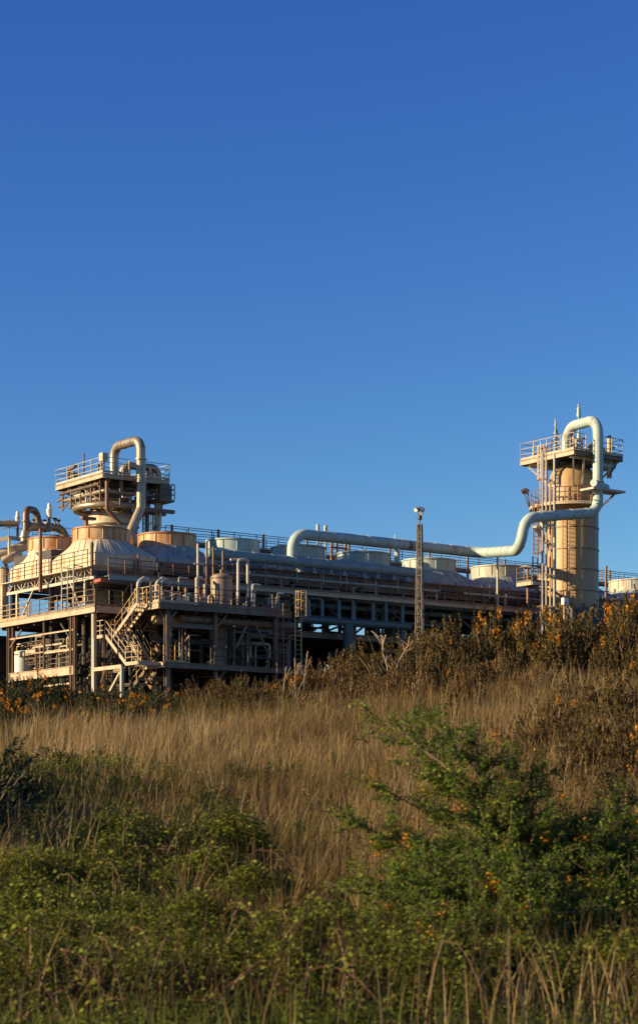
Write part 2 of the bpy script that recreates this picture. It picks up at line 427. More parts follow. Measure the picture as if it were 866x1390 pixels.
# ================================================================ near platform block
pf = thing('steel_platform', 'brown two level steel platform carrying decks, stairs and railings', 'platform', P(5, 3, G))
m = MB(); m.box(.1, 2.2, .1, 14.8, 13.2, 13.34); m.box(2.2, 12.5, -4.3, 7, 13.2, 13.34); m.box(2.2, 12.2, 7, 14.8, 13.2, 13.34)
m.build('upper_deck', floorm, pf)
def edge(p, q, mat=fascia, h=.42):
    MB().ibeam(p, q, h, .16).build('deck_edge', mat, pf)
edge(P(0,0,13.15), P(0,15.5,13.15)); edge(P(.1,-.03,13.15), P(2.15,-.03,13.15))
edge(P(2.15,-.1,13.15), P(2.15,-4.4,13.15)); edge(P(2.2,-4.42,13.15), P(12.6,-4.42,13.15), steel); edge(P(12.6,-4.3,13.15), P(12.6,1.2,13.15), steel)  # beige on the sunward edge, darker steel paints shade on the others
railing([P(0,15.4,13.36), P(0,9.4,13.36)], pf, yellow); railing([P(0,8.9,13.36), P(0,0,13.36)], pf, steel, sp=1.2)
railing([P(.05,0,13.36), P(2.1,0,13.36)], pf, steel, sp=1.0)
railing([P(2.18,-1.4,13.36), P(2.18,-4.4,13.36), P(5.2,-4.4,13.36)], pf, fascia, sp=.9)
railing([P(5.2,-4.4,13.36), P(12.5,-4.4,13.36), P(12.5,-1.0,13.36)], pf, steel, sp=1.5)
railing([P(1.4,9.0,13.36), P(1.4,3.4,13.36)], pf, yellow, sp=.7, mids=2)
railing([P(1.2,15,13.36), P(1.2,11.4,13.36)], pf, yellow, sp=.7)
# columns
def col(s_, t, z0, z1, w=.3, mat=steel, rnd=False, parent=None):
    m = MB()
    if rnd: m.tube([P(s_,t,z0), P(s_,t,z1)], w/2, 12)
    else: m.ibeam(P(s_,t,z0), P(s_,t,z1), w, w*.9)
    return m.build('column', mat, parent or pf)
col(.25, .55, G-.3, 12.94, .36, fascia, True)
for tt in (3.0, 3.5): col(.2, tt, G-.3, 12.94, .24, steel)
col(.2, 7.3, 8.9, 12.94, .14, steel); col(.25, 12.5, G-.3, 12.94, .34, steel); col(.25, 12.0, G-.3, 12.94, .16, rustst)
for s_, t in ((3.1,-3.9),(6.8,-3.9),(11.6,-3.9)): col(s_, t, G-.3, 12.94, .34 if s_ < 5 else .26, steel)
for s_, t in ((3.1,1.6),(6.8,1.6),(11.6,1.6),(3.1,6),(6.8,6),(11.6,6),(3,12),(8,12)): col(s_, t, G-.3, 13.2, .26, dark)
# left bay beams
MB().bar(P(.2, 3, 12.05), P(.2, 12.4, 12.05), .10, .10).build('beam', fascia, pf)
MB().ibeam(P(.15, 3, 9.35), P(.15, 12.4, 9.35), .58, .16).build('beam', fascia, pf)
MB().bar(P(.3, 2.8, 8.5), P(.3, 8.5, 8.5), .1, .12).build('beam', fascia, pf)
MB().bar(P(.2, 3, 10.75), P(.2, 7.2, 10.75), .09, .14).build('rail_beam', fascia, pf)
MB().bar(P(.2, 12.4, 11.4), P(.2, 10.6, 12.6), .1, .1).build('brace', steel, pf)
MB().bar(P(.25, 3.6, 11.4), P(.25, 5.0, 12.6), .12, .12).build('brace', dark, pf)
railing([P(.4, 3.2, 9.65), P(.4, 7.2, 9.65)], pf, steel, h=1.0, toe=False)
MB().ibeam(P(.4, .6, 9.9), P(3.0,.6,9.9), .3, .2).build('beam', dark, pf)
for z in (12.78,):
    m = MB()
    for tt in np.arange(1.5, 14, 2.4): m.box(.2, 9, tt, tt+.16, z, 13.18)
    m.build('floor_joists', dark, pf)
    m = MB()
    for s_ in np.arange(3.2, 12.4, 1.9): m.box(s_, s_+.16, -4.2, 0, z, 13.18)
    m.build('floor_joists', dark, pf)
# lower deck of the front block
m = MB(); m.box(2.5, 13.6, -4.3, 3.5, 9.42, 9.52); m.build('lower_deck', floorm, pf)
edge(P(2.5,-1.9,9.36), P(2.5,-4.4,9.36), fascia, .36); edge(P(2.55,-4.42,9.36), P(13.7,-4.42,9.36), steel, .36)  # lower deck likewise: darker steel puts shade into the front edge
edge(P(.6,-4.42,9.36), P(2.45,-4.42,9.36), fascia, .36) if False else None
railing([P(2.6,-4.3,9.54), P(4.3,-4.3,9.54)], pf, yellow, sp=.9); railing([P(6.2,-4.3,9.54), P(13.6,-4.3,9.54)], pf, dark, sp=1.6, toe=False, mids=1)
MB().ibeam(P(3.2,-3.9,12.0), P(6.7,-3.9,12.0), .3, .16).build('beam', steel, pf)
MB().ibeam(P(3.2,-1.9,11.2), P(11.6,-1.9,11.2), .25, .16).build('beam', dark, pf)
for a, b in (((6.8,-3.9,11.9),(7.7,-3.9,12.9)), ((8.6,-3.7,10.8),(9.6,-3.7,12.7)), ((11.2,-3.7,10.4),(10.0,-3.7,12.7)), ((6.8,-3.9,8.4),(7.6,-3.9,9.2)), ((3.2,-3.9,12.3),(3.8,-3.9,12.9)), ((3.4,-3.9,11.9),(2.9,-3.3,12.9))):
    MB().bar(P(*a), P(*b), .13, .13).build('brace', steel, pf)
# added black panels that stand in for the shade inside the bays
m = MB(); m.box(5.0, 5.1, 5.5, 24, G, 13.15); m.box(.9, 5.0, 15.6, 15.7, G, 12.6); m.box(5.1, 12.3, 6.0, 6.1, G, 13.15); m.build('shade_panel', voidm, pf)
m = MB(); m.box(5.0, 13.5, 2.6, 2.7, G, 9.2); m.box(7.5, 13.6, 2.6, 2.7, 9.6, 11.6); m.build('shade_panel', voidm, pf)

random.seed(31)
cl = thing('bay_pipework', 'dense shaded pipework filling the bays under the decks', 'pipework', P(7,-1,9.5))
for k in range(110):
    s_ = 3.3+random.random()*9.6; t = -3.6+random.random()*5.5; lvl = random.random() < .72
    z0 = 9.52 if lvl else G; z1 = z0+.8+random.random()*2.4
    mt = random.choice((steel,steel,dark,sildark,rustst,dark,vess)); r = random.choice((.04,.05,.08,.12))
    if random.random() < .5: MB().tube([P(s_,t,z0), P(s_,t,z1), P(s_+random.uniform(.3,1.8),t,z1)], r, 6, bend=.15).build('pipe', mt, cl)
    else: MB().tube([P(s_,t,z1), P(s_+random.uniform(.6,2.6),t,z1)], r, 6).build('pipe', mt, cl)
cl2 = thing('bay_pipework', 'pipework and props behind the front stairs in the corner bay', 'pipework', P(2,1,G))
for k in range(70):
    s_ = .9+random.random()*2.6; t = T(100+random.random()*80, s_); z0 = random.choice((G, 8.4, 9.8)); z1 = min(12.9, z0+.6+random.random()*2.6)
    mt = random.choice((steel,dark,vess,rustst,dark,sildark,yellow)); r = random.choice((.035,.05,.08,.13))
    if t < -3.2 or abs(t) > 9: continue
    q_ = random.choice(([P(s_,t,z0),P(s_,t,z1)], [P(s_,t,z1),P(s_,t+random.uniform(.5,2.2),z1)], [P(s_,t,z0),P(s_+random.uniform(-.6,.9),t+random.uniform(-1,1),z1)]))
    MB().tube(q_, r, 6).build('pipe', mt, cl2)

# white support frame and stairs below the notch
wf = thing('support_frame', 'pale steel portal frame with diagonal brace beside the front columns', 'steel frame', P(0,-1.5,G))
p1, p2 = (128.5, 166)
tA = -.9
def Q(px, py, t): return Wt(px, py, t)
MB().bar(Q(128.5,867,tA), P(S(128.5,tA),tA,G-.2), .17, .17).build('leg', fascia, wf)
sA = S(128.5, tA); tB = T(166, sA)
MB().bar(P(sA,tA,Zp(909,sA,tA)), P(sA,tB,Zp(909,sA,tA)-.0), .16, .24).build('beam', fascia, wf)
MB().bar(P(sA,tB,Zp(905,sA,tB)), P(sA,tB,G-.2), .2, .2).build('leg', fascia, wf)
MB().bar(P(sA,tB+.2,Zp(912,sA,tB)), P(sA,T(149,sA),Zp(940,sA,T(149,sA))), .14, .14).build('brace', fascia, wf)
tag(wf, wf['label'], 'steel frame')
# flights: positions read off the deck heights
WD = UV
def land(name_, s0, s1, t0, t1, z, th, mat=fascia):
    MB().box(s0, s1, t0, t1, z-.06, z).build('landing', floorm, th)
    m = MB(); m.bar(P(s0,t0,z-.06), P(s0,t1,z-.06), .1, .22); m.bar(P(s0,t0,z-.06), P(s1,t0,z-.06), .1, .22); m.build('landing_edge', mat, th)
sF = .9
tL0, tL1 = T(130, sF), T(143, sF); zL = Zp(862, sF, tL1)
tL2 = T(171, sF); zL2 = 9.5
st1 = stair('s', 'front stair flight falling right from the small upper landing', P(sF, tL1, zL), P(sF, tL2, zL2), .8, UV, fascia, floorm, fascia)
land('l', sF, sF+.85, tL1, tL0, zL, st1)
railing([P(sF, tL0, zL), P(sF, tL1, zL)], st1, fascia, h=1.0, sp=.6, toe=False)
land('l', sF, sF+1.6, T(188,sF), tL2, zL2, st1); railing([P(sF, tL2, zL2), P(sF, T(188,sF), zL2)], st1, yellow, h=1.05, sp=.8, toe=False)
for px in (132, 143): 
    MB().bar(P(sF+.8,T(px,sF+.8),G), P(sF+.8,T(px,sF+.8),zL), .1,.1).build('prop', steel, st1)
# upper zigzag from the deck notch
s2 = 2.0
ta, tb = T(200, s2), T(170, s2); z2 = Zp(862, s2, tb)
st2 = stair('s', 'stair flight climbing right to the notch of the upper deck', P(s2, ta, 13.3), P(s2, tb, z2), .75, -UV, fascia, fascia, yellow)
land('l', s2-.75, s2+.9, tb, tb+.8, z2, st2); railing([P(s2-.75, tb, z2), P(s2-.75, tb+.8, z2), P(s2+.9, tb+.8, z2)], st2, yellow, h=1.0, sp=.7, toe=False)
st3 = stair('s', 'stair flight falling right from the mid landing to the lower deck', P(s2+.1, tb, z2), P(s2+.1, T(192,s2+.1), 9.55), .75, UV, fascia, fascia, yellow)
for (xa,ya,xb,yb), lb, sd in (((213,829,191,861),'inner open tread stair flight rising right under the upper deck',4.0), ((203,860,217,890),'inner open tread stair flight falling right behind the front columns',4.6),
      ((212,914,198,930),'open tread stair flight just above the gorse, rising right',3.6), ((192,914,206,934),'open tread stair flight just above the gorse, falling right',4.2), ((196,912,176,938),'lowest pale stair flight dropping left into the gorse',2.6)):
    tA_, tB_ = T(xa, sd), T(xb, sd)
    stair('s', lb, P(sd,tA_,Zp(ya,sd,tA_)), P(sd,tB_,Zp(yb,sd,tB_)), .75, UV, steel, fascia, yellow, rails=(1,0))
# caged ladders at the right end of the block
sl = S(403, -4.6)
ld = thing('caged_ladder', 'sunlit yellow topped caged ladder at the right end of the upper deck', 'ladder', P(sl,-4.9,G))
ladder(ld, P(sl,-4.75,G), 8.9, UV, -VV, yellow, cagez=(13.0-G, 14.75-G, .55))
sl2 = S(380, -4.9)
ld2 = thing('caged_ladder', 'dark caged ladder rising from the lower deck to the upper deck', 'ladder', P(sl2,-4.9,9.0))
ladder(ld2, P(sl2,-4.95,9.0), 4.8, UV, -VV, steel, cagez=(.35, 2.1, .55))
ps = [P(S(px,-5.2), -5.2, G) for px in (394, 411)]
# ---- equipment on and under the decks
def vessel(label, s_, t, r, z0, z1, mat, cat='tank', name='vertical_vessel', nz=True, band=None):
    th = thing(name, label, cat, P(s_,t,z0))
    h = z1-z0
    MB().lathe(P(s_,t,z0), [(0,0),(r,0),(r,h-r*.45),(r*.92,h-r*.22),(r*.7,h-r*.08),(r*.35,h-.01),(0,h)], 28).build('shell', mat, th)
    m = MB(); m.lathe(P(s_,t,z0), [(r+.02,h-r*.5),(r+.05,h-r*.5),(r+.05,h-r*.5+.08),(r+.02,h-r*.5+.08)], 28, closed=True); m.lathe(P(s_,t,z0), [(r+.02,.1),(r+.06,.1),(r+.06,.2),(r+.02,.2)], 28, closed=True)
    m.build('band', band or steel, th)
    if nz: MB().tube([P(s_,t,z1-.05), P(s_,t,z1+.25)], .12, 10).build('nozzle', steel, th)
    return th
vessel('round topped brown vessel on the upper deck left of the white pipe arch', S(301,-2.2), -2.2, .74, 13.34, 15.85, vess)
vessel('white drum with brown dome in the left bay above the cream beam', 1.6, T(31,1.6), .75, 9.6, 11.4, whitep, band=rustst)
vessel('tall brown vessel between the lower deck and upper deck, lit at its foot', S(297,-1.5), -1.5, .62, 9.52, 12.8, vess, nz=False)
vessel('pale blue tank cut by the left frame edge above the gorse', 1.2, T(-14,1.2), 1.05, G, 11.6, bluep, nz=False)
def pipe(label, pts, r, mat, bend=None, name='pipe', cat='pipe', n=10, flange=(), group=None):
    th = thing(name, label, cat, Vector(pts[0]), group)
    MB().tube(pts, r, n, bend=bend if bend is not None else r*2.6).build('pipe_body', mat, th)
    for i, (a, b, f) in enumerate(flange):
        a = Vector(pts[a]); b = Vector(pts[b]); c = a.lerp(b, f); d = (b-a).normalized()
        MB().tube([c-d*.05, c+d*.05], r*1.3, 14).build('flange', mat, th)
    return th
pipe('white inverted U pipe standing on the upper deck', [Wt(323.5,812,-3.4), Wt(323.5,760,-3.4), Wt(336.5,759,-3.4), Wt(336.5,812,-3.4)], .10, whites, .2)
pipe('short white pipe arm left of the white inverted U pipe', [Wt(313,759.5,-3.2), Wt(323,759,-3.2)], .08, whites)
pipe('thick brown pipe running below the upper deck edge', [P(4.4,-3.5,12.5), P(13.4,-3.5,12.5)], .26, steel, flange=((0,1,.2),(0,1,.7)))
pipe('short thick tan pipe end sunlit behind the front column', [P(2.9,-2.6,12.45), P(4.9,-2.6,12.45)], .33, tan)
b_ = MB().box(S(80,1.0) if False else .9, 1.5, T(95,.9), T(87,.9), 13.36, 14.05).build('storage_box', bluebox); tag(b_, 'small blue box on the upper deck behind the left railing', 'box')
m = MB(); m.box(.5,.95, .15, 1.0, 15.0, 15.2); m.box(.9,1.25,.15,2.2,15.02,15.18); b_ = m.build('steel_bracket', redp); tag(b_, 'red painted beam end at the corner of the lattice girder', 'beam')
b_ = MB().box(1.0,1.4, T(50,1.0), T(18,1.0), 10.9, 11.25).build('cable_tray', fascia); tag(b_, 'pale horizontal duct in the upper part of the left bay', 'duct')
# left bay pipe rack
rk = thing('pipe_rack', 'thin pipes and rails crowded in the left bay', 'pipework', P(1.5, 9, 9.6))
random.seed(11)
for k in range(34):
    px = 13+random.random()*82; sd = .7+random.random()*1.6; tt = T(px, sd)
    z0, z1 = 9.7, 10.4+random.random()*2.0
    MB().tube([P(sd,tt,z0), P(sd,tt,z1), P(sd,tt-random.random()*1.8,z1)], random.choice((.04,.05,.08)), 6, bend=.15).build('pipe', random.choice((steel,whites,fascia,dark,palew)), rk)
for k in range(16):
    sd = .6+random.random()*1.5; z = 9.8+random.random()*2.4
    MB().tube([P(sd,T(16+random.random()*30,sd),z), P(sd,T(50+random.random()*40,sd),z)], random.choice((.035,.05,.06)), 6).build('pipe', random.choice((steel,whites,fascia)), rk)
# valves and bent pipes on the upper deck
names_ = ['first','second','third','fourth','fifth','sixth','seventh','eighth','ninth']
xs = [188, 198, 213, 222, 233, 243, 252, 262, 272]
for i, px in enumerate(xs):
    t = -3.2+random.random()*.8; h = [33,12,36,20,26,17,24,15,21][i]*.05
    s_ = S(px, t); mt = [steel, rustst, whites, fascia, silver, whitep, whites, steel, whites][i]
    if i in (0, 2):
        pipe('%s curved pale pipe rising over the corner railing of the upper deck' % ('left' if i == 0 else 'right'), [P(s_,t,13.35), P(s_,t,13.35+h*.8), P(s_+.5,t+.1,13.35+h), P(s_+1.0,t+.5,13.35+h)], .13, palew, .35, n=10)
        continue
    th = thing('valve', '%s valve from the left on the upper deck front' % names_[i], 'valve', P(s_,t,13.35), 'valves on the upper deck')
    m = MB(); m.tube([P(s_,t,13.35), P(s_,t,13.35+h*.5)], .09, 8); m.lathe(P(s_,t,13.35+h*.5-.2), [(.0,0),(.17,0),(.17,.05),(.12,.08),(.2,.2),(.12,.32),(.17,.35),(.17,.4),(0,.4)], 12)
    m.build('body', mt, th)
    MB().tube([P(s_,t,13.35+h*.5), P(s_,t,13.35+h)], .035, 6).build('stem', steel, th)
    m = MB(); c = P(s_,t,13.35+h); rw = .17
    for k in range(10):
        a, b = 2*math.pi*k/10, 2*math.pi*(k+1)/10
        m.bar(c+UV*rw*math.cos(a)+UP*rw*math.sin(a), c+UV*rw*math.cos(b)+UP*rw*math.sin(b), .03, .03)
    m.bar(c-UV*rw, c+UV*rw, .025,.025); m.build('handwheel', rustst if i % 2 else redp, th)
dp = thing('pipe_rack', 'cluster of thin upright pipes behind the deck valves', 'pipework', P(6,-1.5,13.34))
for k in range(95):
    px = 176+random.random()*212; t = -3.8+random.random()*3.6; s_ = S(px, t); h = .5+random.random()**2*1.7
    if 283 < px < 340: h *= .5
    q = [P(s_,t,13.3), P(s_,t,13.34+h)]
    if random.random() < .5: q.append(P(s_+.2+random.random()*.5, t, 13.34+h)); 
    if len(q) == 3 and random.random() < .6: q.append(P(s_+.6, t, 13.34+h*.4)) if False else None
    MB().tube(q, random.choice((.04,.05,.07,.1)), 7, bend=.12).build('pipe', random.choice((steel,whites,fascia,rustst,palew,dark)), dp)
for z in (13.8, 14.3):
    MB().tube([P(4,-1.2,z), P(12,-1.2,z)], .08, 7).build('pipe', steel, dp)
# tall thin posts right of the rust rimmed hood
for px, py0, py1, lb, mt in ((269,738,792,'tall off white post with rungs right of the rust rimmed hood',whites),(281,735,800,'brown post right of the tall off white post',steel),(290,742,800,'thin rusty post left of the deck vessel',rustst),(303,748,792,'thin brown post above the deck vessel',steel)):
    t = -.6; s_ = S(px, t); th = thing('pipe_post', lb, 'post', P(s_,t,13.34))
    MB().bar(P(s_,t,13.34), P(s_,t,Zp(py0,s_,t)), .12, .12).build('upright', mt, th)
    m = MB()
    for z in (14.5, 15.6, 16.6): m.bar(P(s_-.3,t,z), P(s_+.3,t,z), .07, .07)
    m.build('cross_arms', mt, th)
# things under the lower deck and in the front bays
for i, (px, y0, y1, r, mt) in enumerate(((244,856,893,.05,fascia),(257,862,895,.06,fascia),(318,855,893,.09,steel),(330,858,893,.07,steel),(336,860,893,.05,fascia),(347,878,893,.05,fascia),(365,880,892,.05,fascia),(252,800,893,.05,steel))):
    t = -3.0; s_ = S(px, t)
    o = MB().tube([P(s_,t,9.5), P(s_,t,Zp(y0,s_,t))], r, 7).build('standpipe', mt)
    tag(o, 'thin upright standpipe on the shaded lower deck', 'pipe', 'standpipes on the lower deck')
ar = thing('pipe_arch', 'dark pipe arch on the lower deck left of the dark caged ladder', 'pipe', P(S(340,-3),-3,9.5))
MB().tube([Wt(340,893,-3), Wt(340,873,-3), Wt(366,874.5,-3), Wt(366,893,-3)], .08, 8, bend=.2).build('pipe_body', whites, ar)
o = MB().box(S(287,-2.6), S(306,-2.6), -2.6, -2.0, 9.55, 9.95).build('lit_foot_box', tan); tag(o, 'low tan box painted as the sunlit foot of the tall brown vessel', 'box')  # tan colour stands in for sunlight on the foot of the vessel
for a, b, lb in (((258,862,-2.4),(251,872,-2.4),'left'),((290,870,-2.4),(296,880,-2.4),'right')):
    o = MB().bar(Wt(*a), Wt(*b), .08, .08).build('brace_rod', fascia); tag(o, f'short pale slanting rod, {lb} of the pair above the lower deck', 'rod')
for (xa,ya,xb,yb,lb) in ((268,930,263,938,'left'),(277,930,283,940,'right')):
    o = MB().bar(Wt(xa,ya,-1.5), Wt(xb,yb,-1.5), .08,.08).build('brace_rod', fascia); tag(o, f'short pale slanting rod near the orange crate, {lb} of the pair', 'rod')
oc = thing('crate', 'small orange crate just above the gorse under the platform', 'crate', Wt(258,944,-5))
s_ = S(258,-5); zc = Zp(943,s_,-5)
MB().box(s_-.3,s_+.3,-5.3,-4.9,zc,zc+.12).build('tray', orangep, oc); MB().box(s_-.3,s_+.3,-4.9,-4.86,zc,zc+.3).build('side', orangep, oc); MB().bar(P(s_,-5.1,G), P(s_,-5.1,zc), .25,.25).build('pedestal', steel, oc)
# ================================================================ left process column
lc = thing('process_column', 'stout cream column with round pipes below the railed left platform', 'column', P(7.2,10.2,G))
MB().lathe(P(7.2,10.2,G), [(1.85,0),(1.85,14.9),(1.75,15.3),(1.2,15.9),(1.1,16.2),(1.1,17.5),(0,17.5)], 40).build('shell', cream, lc)
m = MB()
for z in (13.2, 14.6): m.lathe(P(7.2,10.2,G), [(1.87,z),(1.95,z),(1.95,z+.09),(1.87,z+.09)], 40, closed=True)
m.build('stiffening_rings', steel, lc)
MB().lathe(P(5.6,7.6,G), [(0,14.1),(.75,14.1),(.8,14.0),(.85,13.4),(0.8,13.3)], 20).build('manhole', whites, lc)
bp = thing('ring_pipe', 'fat silver ring pipe encircling the left column', 'pipe', P(7.2,10.2,21.5))
MB().lathe(P(7.2,10.2,21.55), [(2.62+.24*math.cos(a), .24*math.sin(a)) for a in [2*math.pi*k/12 for k in range(12)]], 48, closed=True).build('pipe_body', silver, bp)
m = MB()
for a in np.arange(0, 6.2, 1.05): 
    c = P(7.2,10.2,21.5); d = Vector((math.cos(a), math.sin(a), 0)); m.bar(c+d*1.2-UP*.3, c+d*2.4, .12, .2)
m.build('brackets', steel, bp)
pl = thing('column_platform', 'square railed platform around the top of the left column', 'platform', P(7.2,10.2,23.5))
MB().box(4.6,9.8,6.9,13.5,23.32,23.42).build('deck', floorm, pl)
for a, b in ((P(4.5,6.8,23.3),P(4.5,13.6,23.3)), (P(4.55,6.78,23.3),P(9.85,6.78,23.3)), (P(9.9,6.8,23.3),P(9.9,13.6,23.3)), (P(4.5,13.62,23.3),P(9.9,13.62,23.3))):
    MB().ibeam(a, b, .34, .16).build('edge_beam', fascia, pl)
railing([P(4.5,13.6,23.5),P(4.5,6.8,23.5),P(6.6,6.8,23.5)], pl, palew, sp=1.7); railing([P(7.8,6.8,23.5),P(9.9,6.8,23.5),P(9.9,13.6,23.5),P(4.5,13.6,23.5)], pl, palew, sp=1.8)
m = MB()
for a, b in (((4.9,7.2,23.1),(6.2,9.0,21.8)),((4.9,13.2,23.1),(6.2,11.4,21.8)),((9.5,7.2,23.1),(8.4,9.0,21.8))): m.bar(P(*a),P(*b),.16,.16)
m.bar(P(5.2,7,23.1),P(5.2,13.4,23.1),.16,.2); m.bar(P(9.2,7,23.1),P(9.2,13.4,23.1),.16,.2); m.box(4.7,9.7,8.2,8.4,22.95,23.3); m.box(4.7,9.7,12.0,12.2,22.95,23.3)
m.build('brackets', steel, pl)
MB().tube([P(4.7,13.3,22.85),P(4.7,7.6,22.85)], .12, 10).build('pipe', sildark, pl)
for tt in (7.6,8.9,10.4,11.8,13.0): MB().bar(P(4.75,tt,21.6),P(4.75,tt,23.1),.1,.1).build('hanger', rustst if tt < 10 else steel, pl)
for ss in (6.0,8.1,9.4): MB().bar(P(ss,7.0,21.4),P(ss,7.0,23.1),.1,.1).build('hanger', steel, pl)
MB().bar(P(4.75,7.6,21.7),P(4.75,10.4,23.0),.07,.07).build('brace', steel, pl); MB().bar(P(4.75,13,21.7),P(4.75,10.4,23.0),.07,.07).build('brace', steel, pl)
pipe('silver pipe bent round the left column under its platform', [P(4.9,13.0,22.35),P(4.9,7.3,22.35),P(9.0,7.3,22.35),P(9.0,9.5,22.35)], .14, silver, .3)
pipe('second silver pipe running low under the left platform', [P(5.2,12.6,22.0),P(5.2,8.6,22.0),P(7.0,7.9,22.0)], .13, silver, .3)
UPZ = 26.05
ut = thing('inverted_u_pipe', 'tall silver inverted U pipe on top of the left platform', 'pipe', P(7.2,9.9,23.0))
x2, y2 = 7.2, 6.2
MB().tube([P(7.2,9.9,23.0),P(7.2,9.9,UPZ),P(x2,y2,UPZ-.05),P(x2,y2,21.2),P(6.3,y2+.1,19.2),P(6.3,y2+.1,18.2)], .33, 18, bend=.8, seg=8).bands([P(7.2,9.9,23.0),P(7.2,9.9,UPZ),P(x2,y2,UPZ-.05),P(x2,y2,21.2),P(6.3,y2+.1,19.2)], .33, 1.25, .8).build('pipe_body', silver, ut)
for a_, b_, z in ((x2,y2,24.6),(x2,y2,23.0),(7.2,9.9,23.5)): MB().tube([P(a_,b_,z-.05),P(a_,b_,z+.05)], .42, 18).build('flange', silver, ut)
MB().box(x2-.45,x2+.45,y2-.1,6.7,22.85,23.0).build('support_shelf', steel, ut)
pipe('lower silver pipe arching over the left platform and down its right side', [P(6.6,8.0,23.4),P(6.7,7.6,24.35),P(9.4,7.5,24.4),P(9.4,7.5,20.2),P(8.3,7.4,18.6)], .27, silver, .55, name='arched_pipe')
pipe('dark pipe on the right side of the left platform', [P(9.7,9.5,23.4),P(9.7,9.5,24.5),P(10.3,10.5,24.5),P(10.3,10.5,19.4)], .17, sildark, .4)
pipe('straight brown drop pipe below the front corner of the left platform', [P(5.0,7.1,23.1),P(5.0,7.1,21.0),P(5.9,6.9,20.1)], .14, rustst, .2)
hp = thing('pipe_stub', 'rusty capped pipe stub left of the left column', 'pipe', P(4.2,8.6,18.5))
MB().tube([P(4.2,8.6,18.3),P(4.2,8.6,20.5)], .16, 8).build('upright', rustst, hp); MB().box(3.8,4.9,8.4,8.8,20.4,20.6).build('bracket', rustst, hp)
# equipment on and at the side of that platform
th = thing('relief_valve', 'rusty valve set at the left end of the left platform', 'valve', P(5.1,12.4,23.42))
MB().tube([P(5.0,12.6,23.4),P(5.0,12.6,24.5),P(5.0,11.6,24.7)], .14, 8, bend=.3).build('body', rustst, th); MB().lathe(P(5.0,12.1,24.1), [(0,0),(.32,0),(.32,.1),(0,.1)], 14, axis=UV).build('handwheel', sildark, th)
MB().box(4.8,5.3,11.5,11.9,23.42,24.2).build('actuator', steel, th)
o = MB().tube([P(4.9,10.2,23.4),P(4.9,10.2,25.4)], .07, 8).build('post', rustst); tag(o, 'rusty pipe post standing on the left half of the left platform', 'post')
th = thing('junction_box', 'small cream box on a post at the front corner of the left platform', 'box', P(4.7,7.0,23.5)); MB().box(4.5,4.95,6.85,7.35,24.35,24.9).build('housing', cream, th); MB().bar(P(4.7,7.0,23.4),P(4.7,7.0,24.35),.08,.08).build('post', steel, th)
th = thing('side_platform', 'small hanging bracket platform at the right end of the left platform', 'platform', P(9.3,8,22)); 
MB().box(8.9,10.1,6.4,8.2,21.9,22.05).build('deck', steel, th); MB().box(9.1,10.0,6.6,7.1,22.05,23.1).build('cabinet', sildark, th); railing([P(8.9,6.4,22.05),P(10.1,6.4,22.05),P(10.1,8.2,22.05)], th, steel, h=1.1, sp=.8, toe=False)
th = thing('side_platform', 'brown pipe support shelf below the hanging bracket platform', 'platform', P(9.3,7,21.2)); m = MB(); m.box(7.6,10.2,6.5,6.8,21.1,21.35); m.box(7.6,10.2,7.7,8.0,21.1,21.35); m.build('beams', rustst, th); m = MB(); m.bar(P(8.4,7.6,21.1),P(7.5,9.2,20.2),.12,.12); m.build('brace', steel, th)
th = thing('access_ladder', 'white ladder and cage behind the silver pipes right of the left column', 'ladder', P(10.2,9.5,19)); ladder(th, P(9.3,9.0,19.0), 2.6, UV, -VV, whites, cagez=(.2,2.4,.7))
random.seed(5)
th = thing('platform_pipework', 'tangle of small pipes and valves beneath the left platform', 'pipework', P(6.5,9,22))
for k in range(60):
    s_ = 5+random.random()*4.6; t = 7.0+random.random()*2.2 if random.random() < .5 else 7+random.random()*6; z = 21.9+random.random()*1.1
    if t > 8.6: s_ = 4.7+random.random()*.7
    d = random.choice(((.8,0,0),(0,1.2,0),(0,0,.8)))
    MB().tube([P(s_,t,z), P(s_+d[0],t+d[1],min(23.2,z+d[2]))], random.choice((.05,.08,.11)), 7).build('pipe', random.choice((silver,steel,whites,sildark,rustst)), th)
th = thing('platform_pipework', 'upright pipes and props between the ring pipe and the left platform', 'pipework', P(6.5,9,21.8))
for k in range(26):
    a = random.random()*6.28; r = random.uniform(1.3,2.7); c = P(7.2,10.2,21.4)+Vector((math.cos(a)*r, math.sin(a)*r, 0)); h = random.uniform(.6,1.9)
    MB().tube([c, c+UP*h]+([c+UP*h+Vector((random.uniform(-.9,.9),random.uniform(-.9,.9),0))] if k%2 else []), random.choice((.05,.08,.13,.16)), 8, bend=.15).build('pipe', random.choice((silver,steel,whites,sildark,cream)), th)
th = thing('platform_pipework', 'small valves and gauges crowded on the left platform deck', 'pipework', P(6.5,9,23.4))
for k in range(34):
    s_ = 4.8+random.random()*4.6; t = 7.1+random.random()*1.5 if k%2 else 7+random.random()*6; h = .3+random.random()*.9
    MB().tube([P(s_,t,23.4), P(s_,t,23.4+h)]+([P(s_+.3,t,23.4+h)] if k%3==0 else []), random.choice((.04,.06,.1)), 7).build('pipe', random.choice((silver,steel,whites,sildark,rustst)), th)

